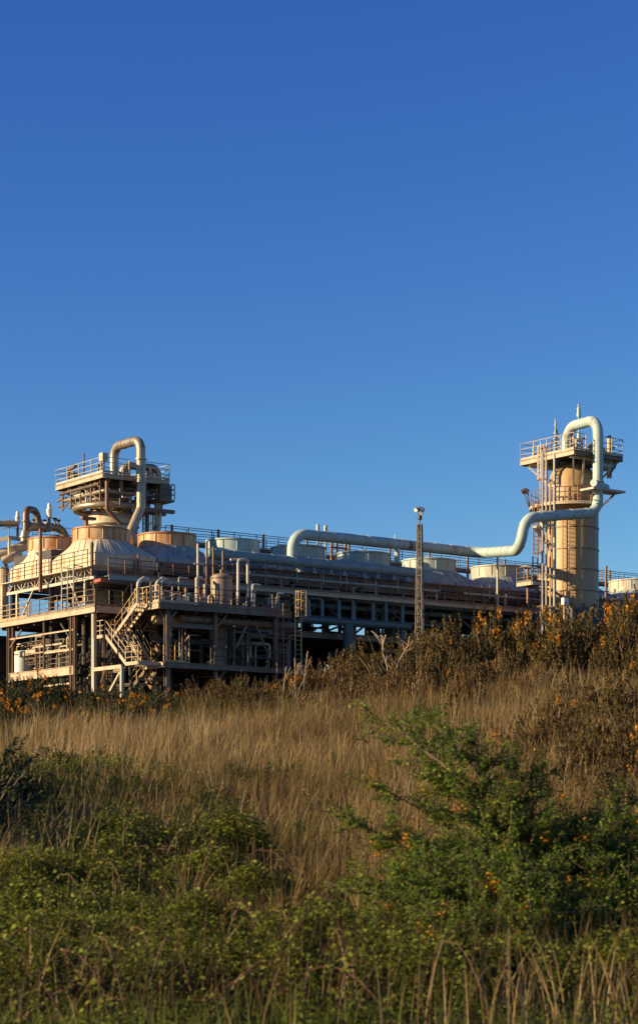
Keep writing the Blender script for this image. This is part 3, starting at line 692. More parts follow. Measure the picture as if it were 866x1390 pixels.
# ================================================================ far left upper pipes
D = 139.0
def q(px, py, d=0): return WY(px, py, D+d)
pipe('dark rusty inverted U pipe above the leftmost hood', [q(36,722),q(36,691),q(50,693,1.5),q(55,722,1.5)], .26, sildark, .5, name='inverted_u_pipe', flange=((0,1,.45),))
pipe('fat silver elbow pipe running right behind the leftmost hood ring', [q(34,735),q(34,715),q(84,716,2.5),q(92,736,2.5)], .31, silver, .75, name='elbow_pipe', flange=((0,1,.3),(1,2,.55)))
pipe('dark horizontal pipe at the left frame edge beside the dark U pipe', [q(-40,711),q(24,711)], .22, sildark)
pipe('thick cream pipe sloping up from the left frame edge to the leftmost hood', [q(-40,766),q(46,737,1)], .37, cream)
pipe('dull yellow pipe stub below the thick cream pipe', [q(4,762,-1),q(16,757,-1),q(26,752,1)], .30, cream)
pipe('thin dark pipe upright at the left edge below the yellow stub', [q(3,770,-1),q(3,815,-1)], .18, sildark)
pipe('brown pipe bundle upright at the left frame edge', [q(9,766,1),q(9,812,1)], .13, rustst)
for px, py0, py1, lb, r in ((67.5,683,716,'white relief valve spire above the leftmost hood',.2),(24.5,694,722,'white capped valve left of the dark U pipe',.17)):
    th = thing('relief_valve', lb, 'valve', q(px,py1+6)); c = q(px,py1+6,.5); H = (py1+6-py0)/F*D
    MB().tube([c, c+UP*H*.55], r*.55, 10).build('stem', sildark, th)
    MB().lathe(c+UP*H*.5, [(0,0),(r*1.2,0),(r*1.2,.08),(r,.12),(r,H*.22),(r*1.15,H*.24),(r*1.15,H*.28),(r*.75,H*.32),(r*.7,H*.46),(r*.4,H*.5),(0,H*.5)], 14).build('bonnet', whitep, th)
th = thing('valve_train', 'dark valves in a row on the silver elbow pipe', 'valve', q(70,716))
for px, h in ((46,7),(52,10),(61,6),(75,9),(80,6)):
    c = q(px,712,1.5); MB().tube([c, c+UP*h/F*D], .07, 8).build('stem', sildark, th); MB().lathe(c+UP*h/F*D*.8, [(0,0),(.17,0),(.17,.1),(0,.1)], 10).build('cap', blackp, th)
gl = thing('side_catwalk', 'pale railed catwalk at the left frame edge above the cream pipe', 'catwalk', q(5,735))
a, b, c = q(-40,741), q(13,730), q(44,733.5,4)
MB().bar(a, b, .12, .32).build('edge_beam', whites, gl); MB().bar(b, c, .12, .3).build('edge_beam', bluep, gl)
railing([a+UP*.2, b+UP*.2], gl, palew, sp=1.4, toe=False, mids=1); railing([b+UP*.2, c+UP*.2], gl, palew, sp=1.4, toe=False, mids=1)
MB().bar(b, q(13,756), .14, .14).build('post', whites, gl)
railing([q(44,735,4), q(100,737,6)], gl, palew, sp=1.5, toe=False, mids=1)
# things glimpsed left below
th = thing('pipe_rack', 'dark pipework beyond the left end of the upper deck', 'pipework', q(0,800))
for k in range(14):
    px = -30+random.random()*42; y0 = 760+random.random()*70; MB().tube([q(px,y0,2), q(px+random.choice((0,0,12)),y0+10+random.random()*30,2)], random.choice((.06,.1,.16)), 8).build('pipe', random.choice((dark,sildark,steel,bluep)), th)

# ================================================================ header pipes and overhead pipe
hd = thing('header_pipe', 'long pale blue header pipe along the cooler side with stub nozzles', 'pipe', P(S(300,.95),.95,17.6))
sa, sb = S(284,.95), S(562,.95)
MB().tube([P(sa,.95,17.62),P(sb,.95,17.62)], .37, 22).bands([P(sa,.95,17.62),P(sb,.95,17.62)], .37, 1.6).build('pipe_body', bluep, hd)
MB().lathe(P(sb,.95,17.62), [(.37,0),(.33,.14),(.2,.22),(0,.25)], 20, axis=UV).build('end_cap', bluep, hd)
MB().lathe(P(sa,.95,17.62), [(.37,0),(.33,.14),(.2,.22),(0,.25)], 20, axis=-UV).build('end_cap', bluep, hd)
for px in (359,379,408,426,449,467,494,512,534,552):
    s_ = S(px,.95); MB().lathe(P(s_,.95,16.9), [(0,0),(.24,0),(.24,.09),(.15,.12),(.15,.4),(.19,.5)], 12).build('nozzle', bluep, hd)
ov = thing('overhead_pipe', 'long pale green overhead pipe snaking from the header to the tan tower', 'pipe', P(S(397,.95),.95,17.9))
A = [P(S(397,.95),.95,17.7), P(S(397,.95),.95,19.62), Wt(652,750.5,.95), Wt(705,747,-7.4), Wt(712.5,703,-7.7), Wt(757,699.5,-7.75), P(37.9,-7.75,21.95), P(37.9,-7.75,28.85), P(38.6,-3.7,28.95), P(38.6,-3.7,26.2)]
MB().tube(A, .385, 22, bend=1.15, seg=9).bands(A, .385, 1.55, 1.15).build('pipe_body', paleg, ov)
for c in (P(37.9,-7.75,24.2), P(38.6,-3.7,26.75)): MB().tube([c-UP*.05, c+UP*.05], .46, 20).build('flange', paleg, ov)
MB().tube([P(37.2,-8.0,24.05),P(39.6,-6.9,24.05)], .27, 18).build('trunnion', paleg, ov)
MB().tube([Wt(539,737,.95), Wt(539,764,.95)], .2, 12).build('support_leg', paleg, ov)
MB().tube([P(S(537,.9),.95,19.9), P(S(537,.9),.95,20.3)], .06, 8).build('vent', paleg, ov)
o = MB().bar(P(S(675,.1),.1,15.0), P(S(675,.1),.1,19.9), .13, .13).build('post', palew); tag(o, 'thin pale post in front of the grey hood left of the tan tower', 'post')
# gooseneck risers under the walkway and the lower header
for i, px in enumerate((419,437,460,479,506,523.5,546)):
    t = .6; s_ = S(px,t); zt = Zp(812,s_,t)
    lb = ['leftmost pale blue gooseneck riser under the walkway','second pale blue gooseneck riser from the left under the walkway','third pale blue gooseneck riser from the left under the walkway','middle pale blue gooseneck riser, fourth of seven','fifth pale blue gooseneck riser from the left under the walkway','sixth pale blue gooseneck riser from the left under the walkway','rightmost pale blue gooseneck riser, beside the floodlight mast'][i]
    th = thing('riser_pipe', lb, 'pipe', P(s_,t,13.7), 'goosenecks under the walkway')
    MB().tube([P(s_,t,13.7),P(s_,t,zt),P(s_-1.0,t+.5,zt),P(s_-1.4,t+1.2,zt)], .135, 12, bend=.35).build('pipe_body', risep, th)
    MB().tube([P(s_,t,13.85),P(s_,t,13.95)], .18, 12).build('flange', risep, th)
lh = thing('lower_header', 'dark blue green header pipe under the row of goosenecks', 'pipe', P(S(480,.6),.6,13.5))
MB().tube([P(S(404,.6),.6,13.52),P(S(556,.6),.6,13.52)], .27, 18).build('pipe_body', blueg, lh)
s_ = S(469,.9); MB().tube([P(s_,.6,13.4),P(s_,.6,11.2),P(s_,2.5,11.2)], .38, 16, bend=.6).build('branch', blueg, lh)
MB().tube([P(S(404,1.6),1.6,13.9),P(S(600,1.6),1.6,13.9)], .12, 10).build('side_pipe', blueg, lh)
MB().tube([P(S(546,.6),.6,13.3),P(S(546,.6),.6,G)], .14, 10).build('drop_leg', blueg, lh)
uc = thing('pipe_rack', 'thin dark pipework crossing the gap of sky below the cooler block', 'pipework', P(25,6,12.8))
random.seed(21)
for k in range(170):
    t = 3+random.random()*9; s_ = 14+random.random()*46; z = 12.8; L = random.choice((0,0,1.2,3))
    if L: MB().tube([P(s_,t,12.9+random.random()*1.6), P(s_+L,t,12.9+random.random()*1.6)], random.choice((.05,.08,.13)), 6).build('pipe', random.choice((dark,sildark,blueg)), uc)
    else: MB().tube([P(s_,t,12.8), P(s_,t,15.2)], random.choice((.06,.1,.2)), 6).build('pipe', random.choice((dark,dark,sildark,blueg)), uc)
for px, lb in ((431.5,'left'),(442,'right')):
    s_ = S(px,6); th = thing('roof_vent', f'small white vent stub above the roof, {lb} of the pair', 'vent', P(s_,6,19.2))
    MB().tube([P(s_,6,18.2),P(s_,6,20.6)], .09, 8).build('stem', paleg, th); MB().tube([P(s_,6,20.5),P(s_,6,21.35)], .14, 10).build('cap', paleg, th)
# rear equipment seen above roofs
for px, py, lb in ((436,727,'left'),):
    pass
th = thing('cable_rack', 'orange brown steel trestle between the overhead pipe and the fan rings', 'trestle', P(S(455,6.5),6.5,18.0))
for px in (450,457,469): MB().bar(P(S(px,6.8),6.8,18.0), P(S(px,6.8),6.8,20.3), .16,.16).build('post', rustst, th)
MB().bar(P(S(448,6.8),6.8,19.9), P(S(471,6.8),6.8,19.9), .12,.14).build('beam', rustst, th)

# ================================================================ tan tower
TS, TT = 38.7, -4.2
tw = thing('distillation_tower', 'tall tan cylindrical tower with dark bands under the railed right platform', 'tower', P(TS,TT,G))
r0 = 1.97
prof = [(r0,0),(r0,22.5-G),(1.72,23.0-G),(1.72,24.9-G),(1.62,25.35-G),(1.3,25.8-G),(.8,26.1-G),(0,26.2-G)]
MB().lathe(P(TS,TT,G), prof, 64).build('shell', tan, tw)
for py in (715,744.5,772.5,801.5):
    z = Zp(py,TS,TT-r0); MB().lathe(P(TS,TT,z), [(r0+.0,-.04),(r0+.05,-.04),(r0+.05,.04),(r0+.0,.04)], 64, closed=True).build('band', tanband, tw)
zb = Zp(823,TS,TT-r0)
MB().lathe(P(TS,TT,zb-.25), [(r0,0),(r0+.3,0),(r0+.3,.12),(r0,.12)], 64, closed=True).build('base_ring', steel, tw)
MB().box(TS-.2-1.9,TS-1.7,TT-r0-.35,TT-r0+.2,zb+.3,zb+.75).build('name_plate', whitep, tw) if False else None
m = MB()
for a in np.arange(0, 6.28, .5): m.lathe(P(TS,TT,0)+Vector((math.cos(a)*(r0+.17), math.sin(a)*(r0+.17), zb-.7)), [(0,0),(.12,0),(.12,.9),(0,.9)], 6)
m.build('bolt_chairs', steel, tw)
# upper platform
up_ = thing('column_platform', 'rusty square railed platform on top of the tan tower', 'platform', P(38.5,-4.3,26.5))
MB().box(36.1,40.9,-7.1,-1.5,26.32,26.42).build('deck', floorm, up_)
for a, b, mt in ((P(36,-7.2,26.3),P(36,-1.4,26.3),fascia), (P(36.05,-7.22,26.3),P(40.95,-7.22,26.3),steel), (P(41,-7.2,26.3),P(41,-1.4,26.3),steel), (P(36,-1.38,26.3),P(41,-1.38,26.3),steel)):
    MB().ibeam(a, b, .36, .16).build('edge_beam', mt, up_)
railing([P(36,-1.4,26.5),P(36,-7.2,26.5),P(37.2,-7.2,26.5)], up_, fascia, sp=1.3, h=1.25); railing([P(38.7,-7.2,26.5),P(41,-7.2,26.5),P(41,-1.4,26.5),P(36,-1.4,26.5)], up_, fascia, sp=1.3, h=1.25)
m = MB()
for a, b in (((36.3,-1.8,26.1),(37.4,-3.2,24.4)),((36.2,-6.9,26.1),(37.6,-5.5,24.2)),((40.8,-6.9,26.1),(39.8,-5.4,24.4)),((37.2,-7.0,26.1),(37.8,-6.2,24.3))): m.bar(P(*a),P(*b),.13,.13)
m.bar(P(36.2,-6.6,26.1),P(40.9,-6.6,26.1),.14,.2); m.bar(P(36.2,-2.2,26.1),P(40.9,-2.2,26.1),.14,.2)
m.build('brackets', whites, up_)
random.seed(9)
for k in range(30):
    s_ = 36.2+random.random()*4.6; t = -7.0+random.random()*5.2; h = .4+random.random()*1.0
    if k < 6: s_ = 36.2+random.random()*.5
    MB().tube([P(s_,t,26.4), P(s_,t,26.4+h)]+([P(s_+.4,t,26.4+h)] if k%2 else []), random.choice((.05,.08,.12)), 7).build('pipe', random.choice((palew,steel,rustst,paleg)), up_)
pipe('dark elbow pipe on the tan tower platform behind the big white loop', [P(38.9,-5.8,26.4),P(38.9,-5.8,27.3),P(40.3,-5.8,27.3),P(40.3,-5.8,26.5)], .28, silver, .45, name='elbow_pipe')
pipe('white pipe with rusty valve at the right end of the tan tower platform', [P(40.2,-6.6,24.9),P(40.2,-6.6,27.9),P(40.5,-6.3,28.0)], .2, palew, .3)
pipe('pale horizontal pipe hung below the right corner of the tan tower platform', [P(38.4,-6.8,25.75),P(40.8,-6.6,25.8),P(40.8,-5.0,25.8)], .2, paleg, .3)
th = thing('side_platform', 'small bracket shelf right of the big white drop pipe on the tan tower', 'platform', P(39.6,-7,23.6))
MB().box(36.9,40.2,-8.3,-6.9,23.55,23.7).build('deck', palew, th); m = MB(); m.bar(P(39.9,-7.4,23.5),P(39.0,-6.2,22.2),.13,.13); m.bar(P(37.2,-8.1,23.5),P(38.2,-6.3,22.4),.1,.1); m.bar(P(39.9,-6.9,25.0),P(40.6,-6.9,25.9),.1,.1); m.build('braces', steel, th)
# lower round platform
lp = thing('ring_platform', 'rusty half ring balcony around the tan tower above the white pipe bend', 'platform', P(TS,TT,22.8))
MB().lathe(P(TS,TT,22.75), [(1.85,0),(3.15,0),(3.15,.08),(1.85,.08)], 40, a0=R(95), a1=R(305), closed=True).build('deck', floorm, lp)
MB().lathe(P(TS,TT,22.6), [(3.15,.06),(3.22,.06),(3.22,.28),(3.15,.28)], 40, a0=R(95), a1=R(305), closed=True).build('edge_beam', fascia, lp)
MB().lathe(P(TS,TT,22.25), [(2.0,0),(2.9,.35),(2.9,.42),(2.0,.2)], 40, a0=R(95), a1=R(305), closed=True).build('gusset', rustst, lp)
arc_railing(P(TS,TT,22.83), 3.15, R(95), R(305), 0, lp, rustst, n=12, rr=.035)
m = MB()
for a in range(100, 305, 25):
    c = P(TS,TT,22.2); d = Vector((math.cos(R(a)), math.sin(R(a)), 0)); m.bar(c+d*1.95, c+d*3.1+UP*.5, .1, .12)
m.build('brackets', rustst, lp)
random.seed(2)
for k in range(8):
    a = R(150+random.random()*130); c = P(TS,TT,22.83)+Vector((math.cos(a), math.sin(a), 0))*(2.4+random.random()*.5)
    MB().tube([c, c+UP*(.4+random.random()*1.1)], random.choice((.06,.1)), 7).build('pipe', random.choice((fascia,rustst,whites)), lp)
def ringpt(a, r, z): return P(TS,TT,z)+Vector((math.cos(R(a))*r, math.sin(R(a))*r, 0))
# ladders and standpipes on the tower front left
lx = ringpt(247, 2.35, 0)
tl = thing('tower_ladder', 'tall ladder with safety cage on the front of the tan tower', 'ladder', ringpt(250,2.3,zb))
ladder(tl, ringpt(250,2.2,12.5), 10.4, Vector((.94,-.34,0)), Vector((-.34,-.94,0)), yellow, cagez=(.8,3.8,.75))
tl = thing('tower_ladder', 'long unprotected pair of stringers with rungs left of the tan tower face', 'ladder', ringpt(215,2.9,G))
ladder(tl, ringpt(212,2.75,G), 21.6, Vector((.9,-.4,0)), Vector((-.4,-.9,0)), fascia)
tl = thing('tower_ladder', 'upper ladder from the ring balcony to the top platform of the tan tower', 'ladder', ringpt(205,2.6,22.8))
ladder(tl, ringpt(205,2.5,22.83), 4.8, Vector((.9,-.4,0)), Vector((-.4,-.9,0)), whites, cagez=(1.9,4.4,.6))
for px, y0, y1, r, mt, lb in ((752,616,865,.085,whites,'tall pale standpipe crossing the whole tan tower, topmost and rightmost'),(746.5,650,830,.07,fascia,'thin standpipe just left of the tallest one on the tan tower'),(741,615,832,.06,whites,'thin pale standpipe at the left edge of the tan tower'),(736,612,815,.07,fascia,'outermost thin standpipe left of the tan tower')):
    t = -7.6; s_ = S(px,t); th = thing('standpipe', lb, 'pipe', P(s_,t,G))
    MB().tube([P(s_,t,G),P(s_,t,Zp(y0,s_,t))], r, 8).build('pipe_body', mt, th)
    m = MB()
    for z in np.arange(12.5, Zp(y0,s_,t)-.5, 2.3): m.bar(P(s_,t,z), P(s_+.55,t+1.2,z), .05,.08)
    m.build('clips', steel, th)
sn = thing('side_platform', 'small caged ladder landing left of the tan tower against the sky', 'platform', P(S(722,-5),-5,16.5))
c1 = Wt(724,794,-5); s_ = S(722,-5); z = Zp(792,s_,-5)
MB().box(s_-.8,s_+1.0,-5.8,-4.2,z-.1,z).build('deck', floorm, sn)
m = MB(); m.bar(P(s_-.8,-5.8,z-.1),P(s_-.8,-4.2,z-.1),.1,.25); m.bar(P(s_-.8,-5.85,z-.1),P(s_+1,-5.85,z-.1),.1,.25); m.build('edge_beam', fascia, sn)
railing([P(s_-.8,-4.2,z),P(s_-.8,-5.8,z),P(s_+1,-5.8,z)], sn, steel, sp=.7, h=1.15)
MB().lathe(P(s_-.1,-5,z+1.15), [(.75,0),(.8,0),(.8,.1),(.75,.1)], 16, closed=True).build('cage_top', steel, sn)
m = MB(); m.bar(P(s_,-5,z-.2),P(TS-1.7,TT,z-1.2),.14,.14); m.bar(P(s_,-4.4,z-.2),P(TS-1.7,TT,z-.2),.14,.14); m.build('brackets', steel, sn)
ladder(sn, P(s_+.3,-5.0,z), 6.1, UV, -VV, rustst, cagez=(2.2,5.8,.9,1))
MB().bar(Wt(724,715,-7.2), Wt(748,748,-6.2), .14,.14).build('pipe_brace', whites, sn)
br = thing('pipe_bracket', 'white triangular bracket holding the white pipe at the tan tower', 'bracket', Wt(738,718,-6.6))
MB().bar(Wt(729,716,-7.2), Wt(747,741,-6.3), .16,.2).build('strut', whites, br); MB().bar(Wt(726,715,-7.4), Wt(752,713,-6.4), .2,.16).build('arm', whites, br); MB().tube([Wt(739,705,-7.5),Wt(739,716,-7.5)], .3, 14).build('shoe', paleg, br)
th = thing('floodlight', 'dark hooded lamp at the left end of the ring balcony', 'lamp', ringpt(180,3.3,22.8))
MB().bar(ringpt(180,3.2,22.8), ringpt(180,3.35,24.0), .07,.07).build('post', steel, th); MB().tube([ringpt(180,3.3,24.0), ringpt(180,3.55,24.15), ringpt(180,3.8,24.0)], .2, 10).build('lamp_head', sildark, th)
MB().tube([ringpt(180,3.6,23.9), ringpt(181,3.3,22.9)], .05, 6).build('stay', steel, th)
for px, y0, y1, lb, k in ((753.5,569,626,'shorter white valve spire on the left of the tan tower platform',0),(785,550,620,'tallest white vent spire above the tan tower',1)):
    t = -5.0 if k == 0 else -3.4; s_ = S(px,t); z1 = Zp(y0,s_,t); th = thing('vent_spire', lb, 'vent', P(s_,t,26.42))
    MB().tube([P(s_,t,26.42),P(s_,t,z1)], .06 if k else .05, 8).build('stem', paleg, th)
    m = MB()
    if k:
        for z, r, h in ((z1-.9,.15,.85),(z1-1.6,.1,.3),(z1-2.6,.14,.6),(z1-.05,.11,.15)): m.lathe(P(s_,t,z), [(0,0),(r,0),(r*1.1,h*.3),(r*.8,h*.5),(r,h*.8),(0,h)], 10)
    else:
        for z, r, h in ((z1-.5,.08,.45),(z1-1.1,.13,.3),(z1-1.5,.17,.25),(z1-2.0,.14,.3),(z1-2.5,.19,.35)): m.lathe(P(s_,t,z), [(0,0),(r,0),(r*1.1,h*.3),(r*.6,h*.5),(r,h*.8),(0,h)], 10)
        m.tube([P(s_+.05,t,z1-.6),P(s_+.35,t,z1-1.3),P(s_+.35,t,z1-2.8)], .05, 7)
    m.build('valve_bodies', paleg, th)
# small frames right of the tower foot
th = thing('pipe_arch', 'white pipe frame standing right of the tan tower foot', 'pipe', Wt(810,825,-5)); MB().tube([Wt(803,830,-5),Wt(803,800,-5),Wt(809,800,-5),Wt(809,830,-5)], .08, 8, bend=.15).build('pipe_body', whites, th); MB().bar(Wt(809,803,-5),Wt(826,803,-5),.08,.08).build('arm', steel, th)
for px, y0, lb in ((822,768,'thin rusty post right of the tan tower with cross rails'),(716,770,'thin rusty post left of the tan tower ladder landing')):
    o = MB().bar(P(S(px,-.2),-.2,13.0), P(S(px,-.2),-.2,Zp(y0,S(px,-.2),-.2)), .15,.15).build('post', rustst); tag(o, lb, 'post')
th = thing('junction_box', 'small white cabinet at the foot of the tan tower', 'box', Wt(766,822,-7)); s_ = S(766,-6.9); z = Zp(821,s_,-6.9); MB().box(s_-.25,s_+.2,-7.1,-6.8,z,z+.5).build('housing', whitep, th); MB().bar(P(s_,-6.9,z-2),P(s_,-6.9,z),.1,.1).build('post', steel, th)
pd = MB().box(36.4,41,-6.6,-2,G,zb-.3).build('tower_plinth', dark); tag(pd, 'dark steel plinth under the tan tower behind the gorse', 'plinth')

# ================================================================ floodlight mast
my = 117.0
def mp(px, py): return WY(px, py, my)
ms = thing('floodlight_mast', 'tall slender lattice floodlight mast standing before the cooler block', 'mast', Vector(((569.5-CX)/F*my, my, CZ+G)))
cx0 = (569.5-CX)/F*my; z0 = G; z1 = (HY-712)/F*my; w0, w1 = .40, .17
def mc(i, f):
    w = w0+(w1-w0)*f; a = R(25+90*i); return Vector((cx0+w*math.cos(a), my+w*math.sin(a), CZ+z0+(z1-z0)*f))
for i in range(4): MB().bar(mc(i,0), mc(i,1), .05,.05).build('leg', mastm, ms)
m = MB(); N_ = 15
for k in range(N_):
    f, g = k/N_, (k+1)/N_
    for i in range(4):
        m.bar(mc(i,g), mc((i+1)%4,g), .04,.05)
        if k % 2: m.bar(mc(i,f), mc((i+1)%4,g), .035,.035)
        else: m.bar(mc((i+1)%4,f), mc(i,g), .035,.035)
m.build('lattice', mastm, ms)
c = Vector((cx0, my, CZ+z0)); MB().tube([c, Vector((cx0,my,CZ+z1+.35))], .045, 8).build('inner_pole', steel, ms)
ht = Vector((cx0, my, CZ+z1+.3))
MB().tube([ht, ht+UP*.35], .14, 10).build('head_collar', dark, ms)
for dx, dz, mt in ((-.20,.60,steel),(.06,.40,dark),(.14,.62,dark)):
    cc = ht+Vector((dx,-.1,dz)); d = Vector((dx*1.6-.2,-.7,-.45)).normalized()
    l_ = MB().tube([cc-d*.16, cc+d*.02, cc+d*.1], [.08,.14,.16], 14).build('lamp_head', mt, ms)
    MB().tube([cc+d*.1, cc+d*.115], .13, 14).build('lens', glassl, ms)
m = MB(); m.bar(ht+Vector((-.3,0,.5)), ht+Vector((.25,0,.5)), .06,.06); m.bar(ht+UP*.2, ht+UP*.8, .07,.07); m.build('bracket', dark, ms)

# ================================================================ low white pipes on the ground beyond the gorse
for px0, px1, py, Y, r, lb in ((440,460,910,112,.35,'short pale lagged pipe glimpsed through the gorse left of centre'),(505,560,912,112,.22,'long pale pipe glimpsed through the gorse right of centre'),(590,690,934,100,.2,'pale pipe glimpsed low behind the gorse under the mast')):
    a, b = WY(px0,py,Y), WY(px1,py+3,Y); th = thing('ground_pipe', lb, 'pipe', a)
    MB().tube([a,b], r, 12).build('pipe_body', whitep, th); m = MB()
    for f in (.1,.5,.9):
        c = a.lerp(b,f); m.bar(Vector((c.x,c.y,CZ+4.2)), c-UP*r, .15,.15)
    m.build('trestle', steel, th)
# ================================================================ ground and vegetation
rng = np.random.default_rng(12)
_tab = rng.random((64,64))
def vnoise(x, y, sc_):
    x = np.asarray(x)*sc_+100.3; y = np.asarray(y)*sc_+57.7
    xi = np.floor(x).astype(int); yi = np.floor(y).astype(int); fx = x-xi; fy = y-yi
    fx = fx*fx*(3-2*fx); fy = fy*fy*(3-2*fy)
    g = lambda i, j: _tab[i % 64, j % 64]
    return (g(xi,yi)*(1-fx)+g(xi+1,yi)*fx)*(1-fy)+(g(xi,yi+1)*(1-fx)+g(xi+1,yi+1)*fx)*fy
def sstep(a, b, x):
    t = np.clip((x-a)/(b-a), 0, 1); return t*t*(3-2*t)
def ground(x, y):
    """height relative to the eye"""
    x = np.asarray(x, float); y = np.asarray(y, float)
    ridge = 2.7+.075*np.clip(x, -30, 22)
    f = np.clip((y-17.5)/(50-17.5), 0, 1); f = .85*f+.15*f*f*(3-2*f)
    z = -1.7+f*(ridge+1.7)
    g = sstep(50, 108, y); z = z*(1-g)+G*g
    b = (vnoise(x,y,.35)-.5)*.35+(vnoise(x,y,1.1)-.5)*.14
    return z+b*sstep(16,22,y)*(1-sstep(80,100,y))
def np_mesh(name, V, Fc, mats, matidx=None, tone=None, smooth=False, normals_up=False):
    """V (n,3), Fc (m,k) faces, per-face tone written as a face attribute"""
    me = bpy.data.meshes.new(name); n, m, k = len(V), len(Fc), Fc.shape[1]
    me.vertices.add(n); me.vertices.foreach_set('co', V.astype(np.float32).ravel())
    me.loops.add(m*k); me.polygons.add(m)
    me.loops.foreach_set('vertex_index', Fc.astype(np.int32).ravel())
    me.polygons.foreach_set('loop_start', np.arange(0, m*k, k, dtype=np.int32)); me.polygons.foreach_set('loop_total', np.full(m, k, dtype=np.int32))
    if smooth: me.polygons.foreach_set('use_smooth', np.ones(m, bool))
    for mt in mats: me.materials.append(mt)
    if matidx is not None: me.polygons.foreach_set('material_index', matidx.astype(np.int32))
    if tone is not None:
        a = me.attributes.new('tone', 'FLOAT', 'FACE'); a.data.foreach_set('value', tone.astype(np.float32))
    me.update(); me.validate(); return me
def leafmat(name, stops, rough=.7, trans=.25, spec=.25):
    m = bpy.data.materials.new(name); n, l = nodes(m); b = n['Principled BSDF']
    at = n.new('ShaderNodeAttribute'); at.attribute_name = 'tone'
    r = n.new('ShaderNodeValToRGB'); e = r.color_ramp.elements
    for i, (p_, c) in enumerate(stops):
        x = e[i] if i < 2 else e.new(p_); x.position = p_; x.color = (*c, 1)
    l.new(at.outputs['Fac'], r.inputs[0]); l.new(r.outputs[0], b.inputs['Base Color'])
    b.inputs['Roughness'].default_value = rough; b.inputs['Specular IOR Level'].default_value = spec
    t = n.new('ShaderNodeBsdfTranslucent'); l.new(r.outputs[0], t.inputs[0])
    mx = n.new('ShaderNodeMixShader'); mx.inputs[0].default_value = trans
    l.new(b.outputs[0], mx.inputs[1]); l.new(t.outputs[0], mx.inputs[2]); l.new(mx.outputs[0], n['Material Output'].inputs[0])
    return m
M_straw = leafmat('straw', [(0,(.055,.036,.012)),(.3,(.17,.108,.036)),(.65,(.34,.215,.085)),(1,(.56,.39,.19))], trans=.25)
M_grass = leafmat('green_grass', [(0,(.03,.042,.006)),(.5,(.085,.105,.014)),(1,(.22,.21,.04))])
M_bram  = leafmat('bramble_leaf', [(0,(.05,.035,.008)),(.22,(.045,.055,.006)),(.5,(.11,.125,.012)),(.8,(.20,.205,.022)),(1,(.33,.29,.05))], trans=.3)
M_broom = leafmat('broom_leaf', [(0,(.055,.095,.009)),(.5,(.155,.225,.020)),(1,(.34,.40,.055))], trans=.45)
M_gorseg = leafmat('gorse_green', [(0,(.022,.028,.010)),(.5,(.055,.062,.020)),(1,(.13,.11,.04))], trans=.1)
M_gorseb = leafmat('gorse_brown', [(0,(.03,.019,.005)),(.3,(.10,.060,.017)),(.55,(.10,.080,.020)),(.8,(.24,.145,.045)),(1,(.13,.12,.03))], trans=.1)
M_scrub = leafmat('scrub_leaf', [(0,(.018,.026,.004)),(.5,(.05,.072,.010)),(1,(.12,.14,.025))], trans=.2)
M_gorsed = leafmat('gorse_dead', [(0,(.05,.027,.008)),(.5,(.15,.082,.025)),(1,(.30,.18,.07))], trans=.1)
M_flow  = leafmat('gorse_flower', [(0,(.42,.13,.01)),(.5,(.62,.25,.02)),(1,(.75,.38,.04))], trans=.3)
M_twig = paint('twig_bark', (.13,.085,.05), var=.3, scale=3, rough=.85)
M_dead = paint('dead_wood', (.34,.24,.15), var=.25, scale=3, rough=.85)
def soil():
    m = bpy.data.materials.new('soil_and_litter'); n, l = nodes(m); b = n['Principled BSDF']; b.inputs['Roughness'].default_value = .95
    g = n.new('ShaderNodeNewGeometry'); r = n.new('ShaderNodeValToRGB'); t = n.new('ShaderNodeTexNoise'); t.inputs['Scale'].default_value = 1.7; t.inputs['Detail'].default_value = 10
    l.new(g.outputs['Position'], t.inputs['Vector']); l.new(t.outputs['Fac'], r.inputs[0]); l.new(r.outputs[0], b.inputs['Base Color'])
    e = r.color_ramp.elements; e[0].position = .3; e[0].color = (.035,.028,.012,1); e[1].position = .7; e[1].color = (.12,.085,.04,1)
    return m
xs_ = np.concatenate([np.linspace(-900,-60,12), np.linspace(-45,45,91), np.linspace(60,900,12)]); ys_ = np.concatenate([np.linspace(-300,10,8), np.linspace(12,60,97), np.linspace(64,130,24), np.array([180,260,400,700,1200,2500.])])
X, Y = np.meshgrid(xs_, ys_); Z = ground(X, Y)+CZ; Z[Y > 300] -= (Y[Y > 300]-300)*.004
nx = len(xs_); idx = np.arange(X.size).reshape(X.shape)
Fg = np.stack([idx[:-1,:-1], idx[:-1,1:], idx[1:,1:], idx[1:,:-1]], -1).reshape(-1,4)
o = bpy.data.objects.new('ground', np_mesh('ground', np.stack([X,Y,Z],-1).reshape(-1,3), Fg, [soil()], smooth=True)); COL.objects.link(o); struct(o)

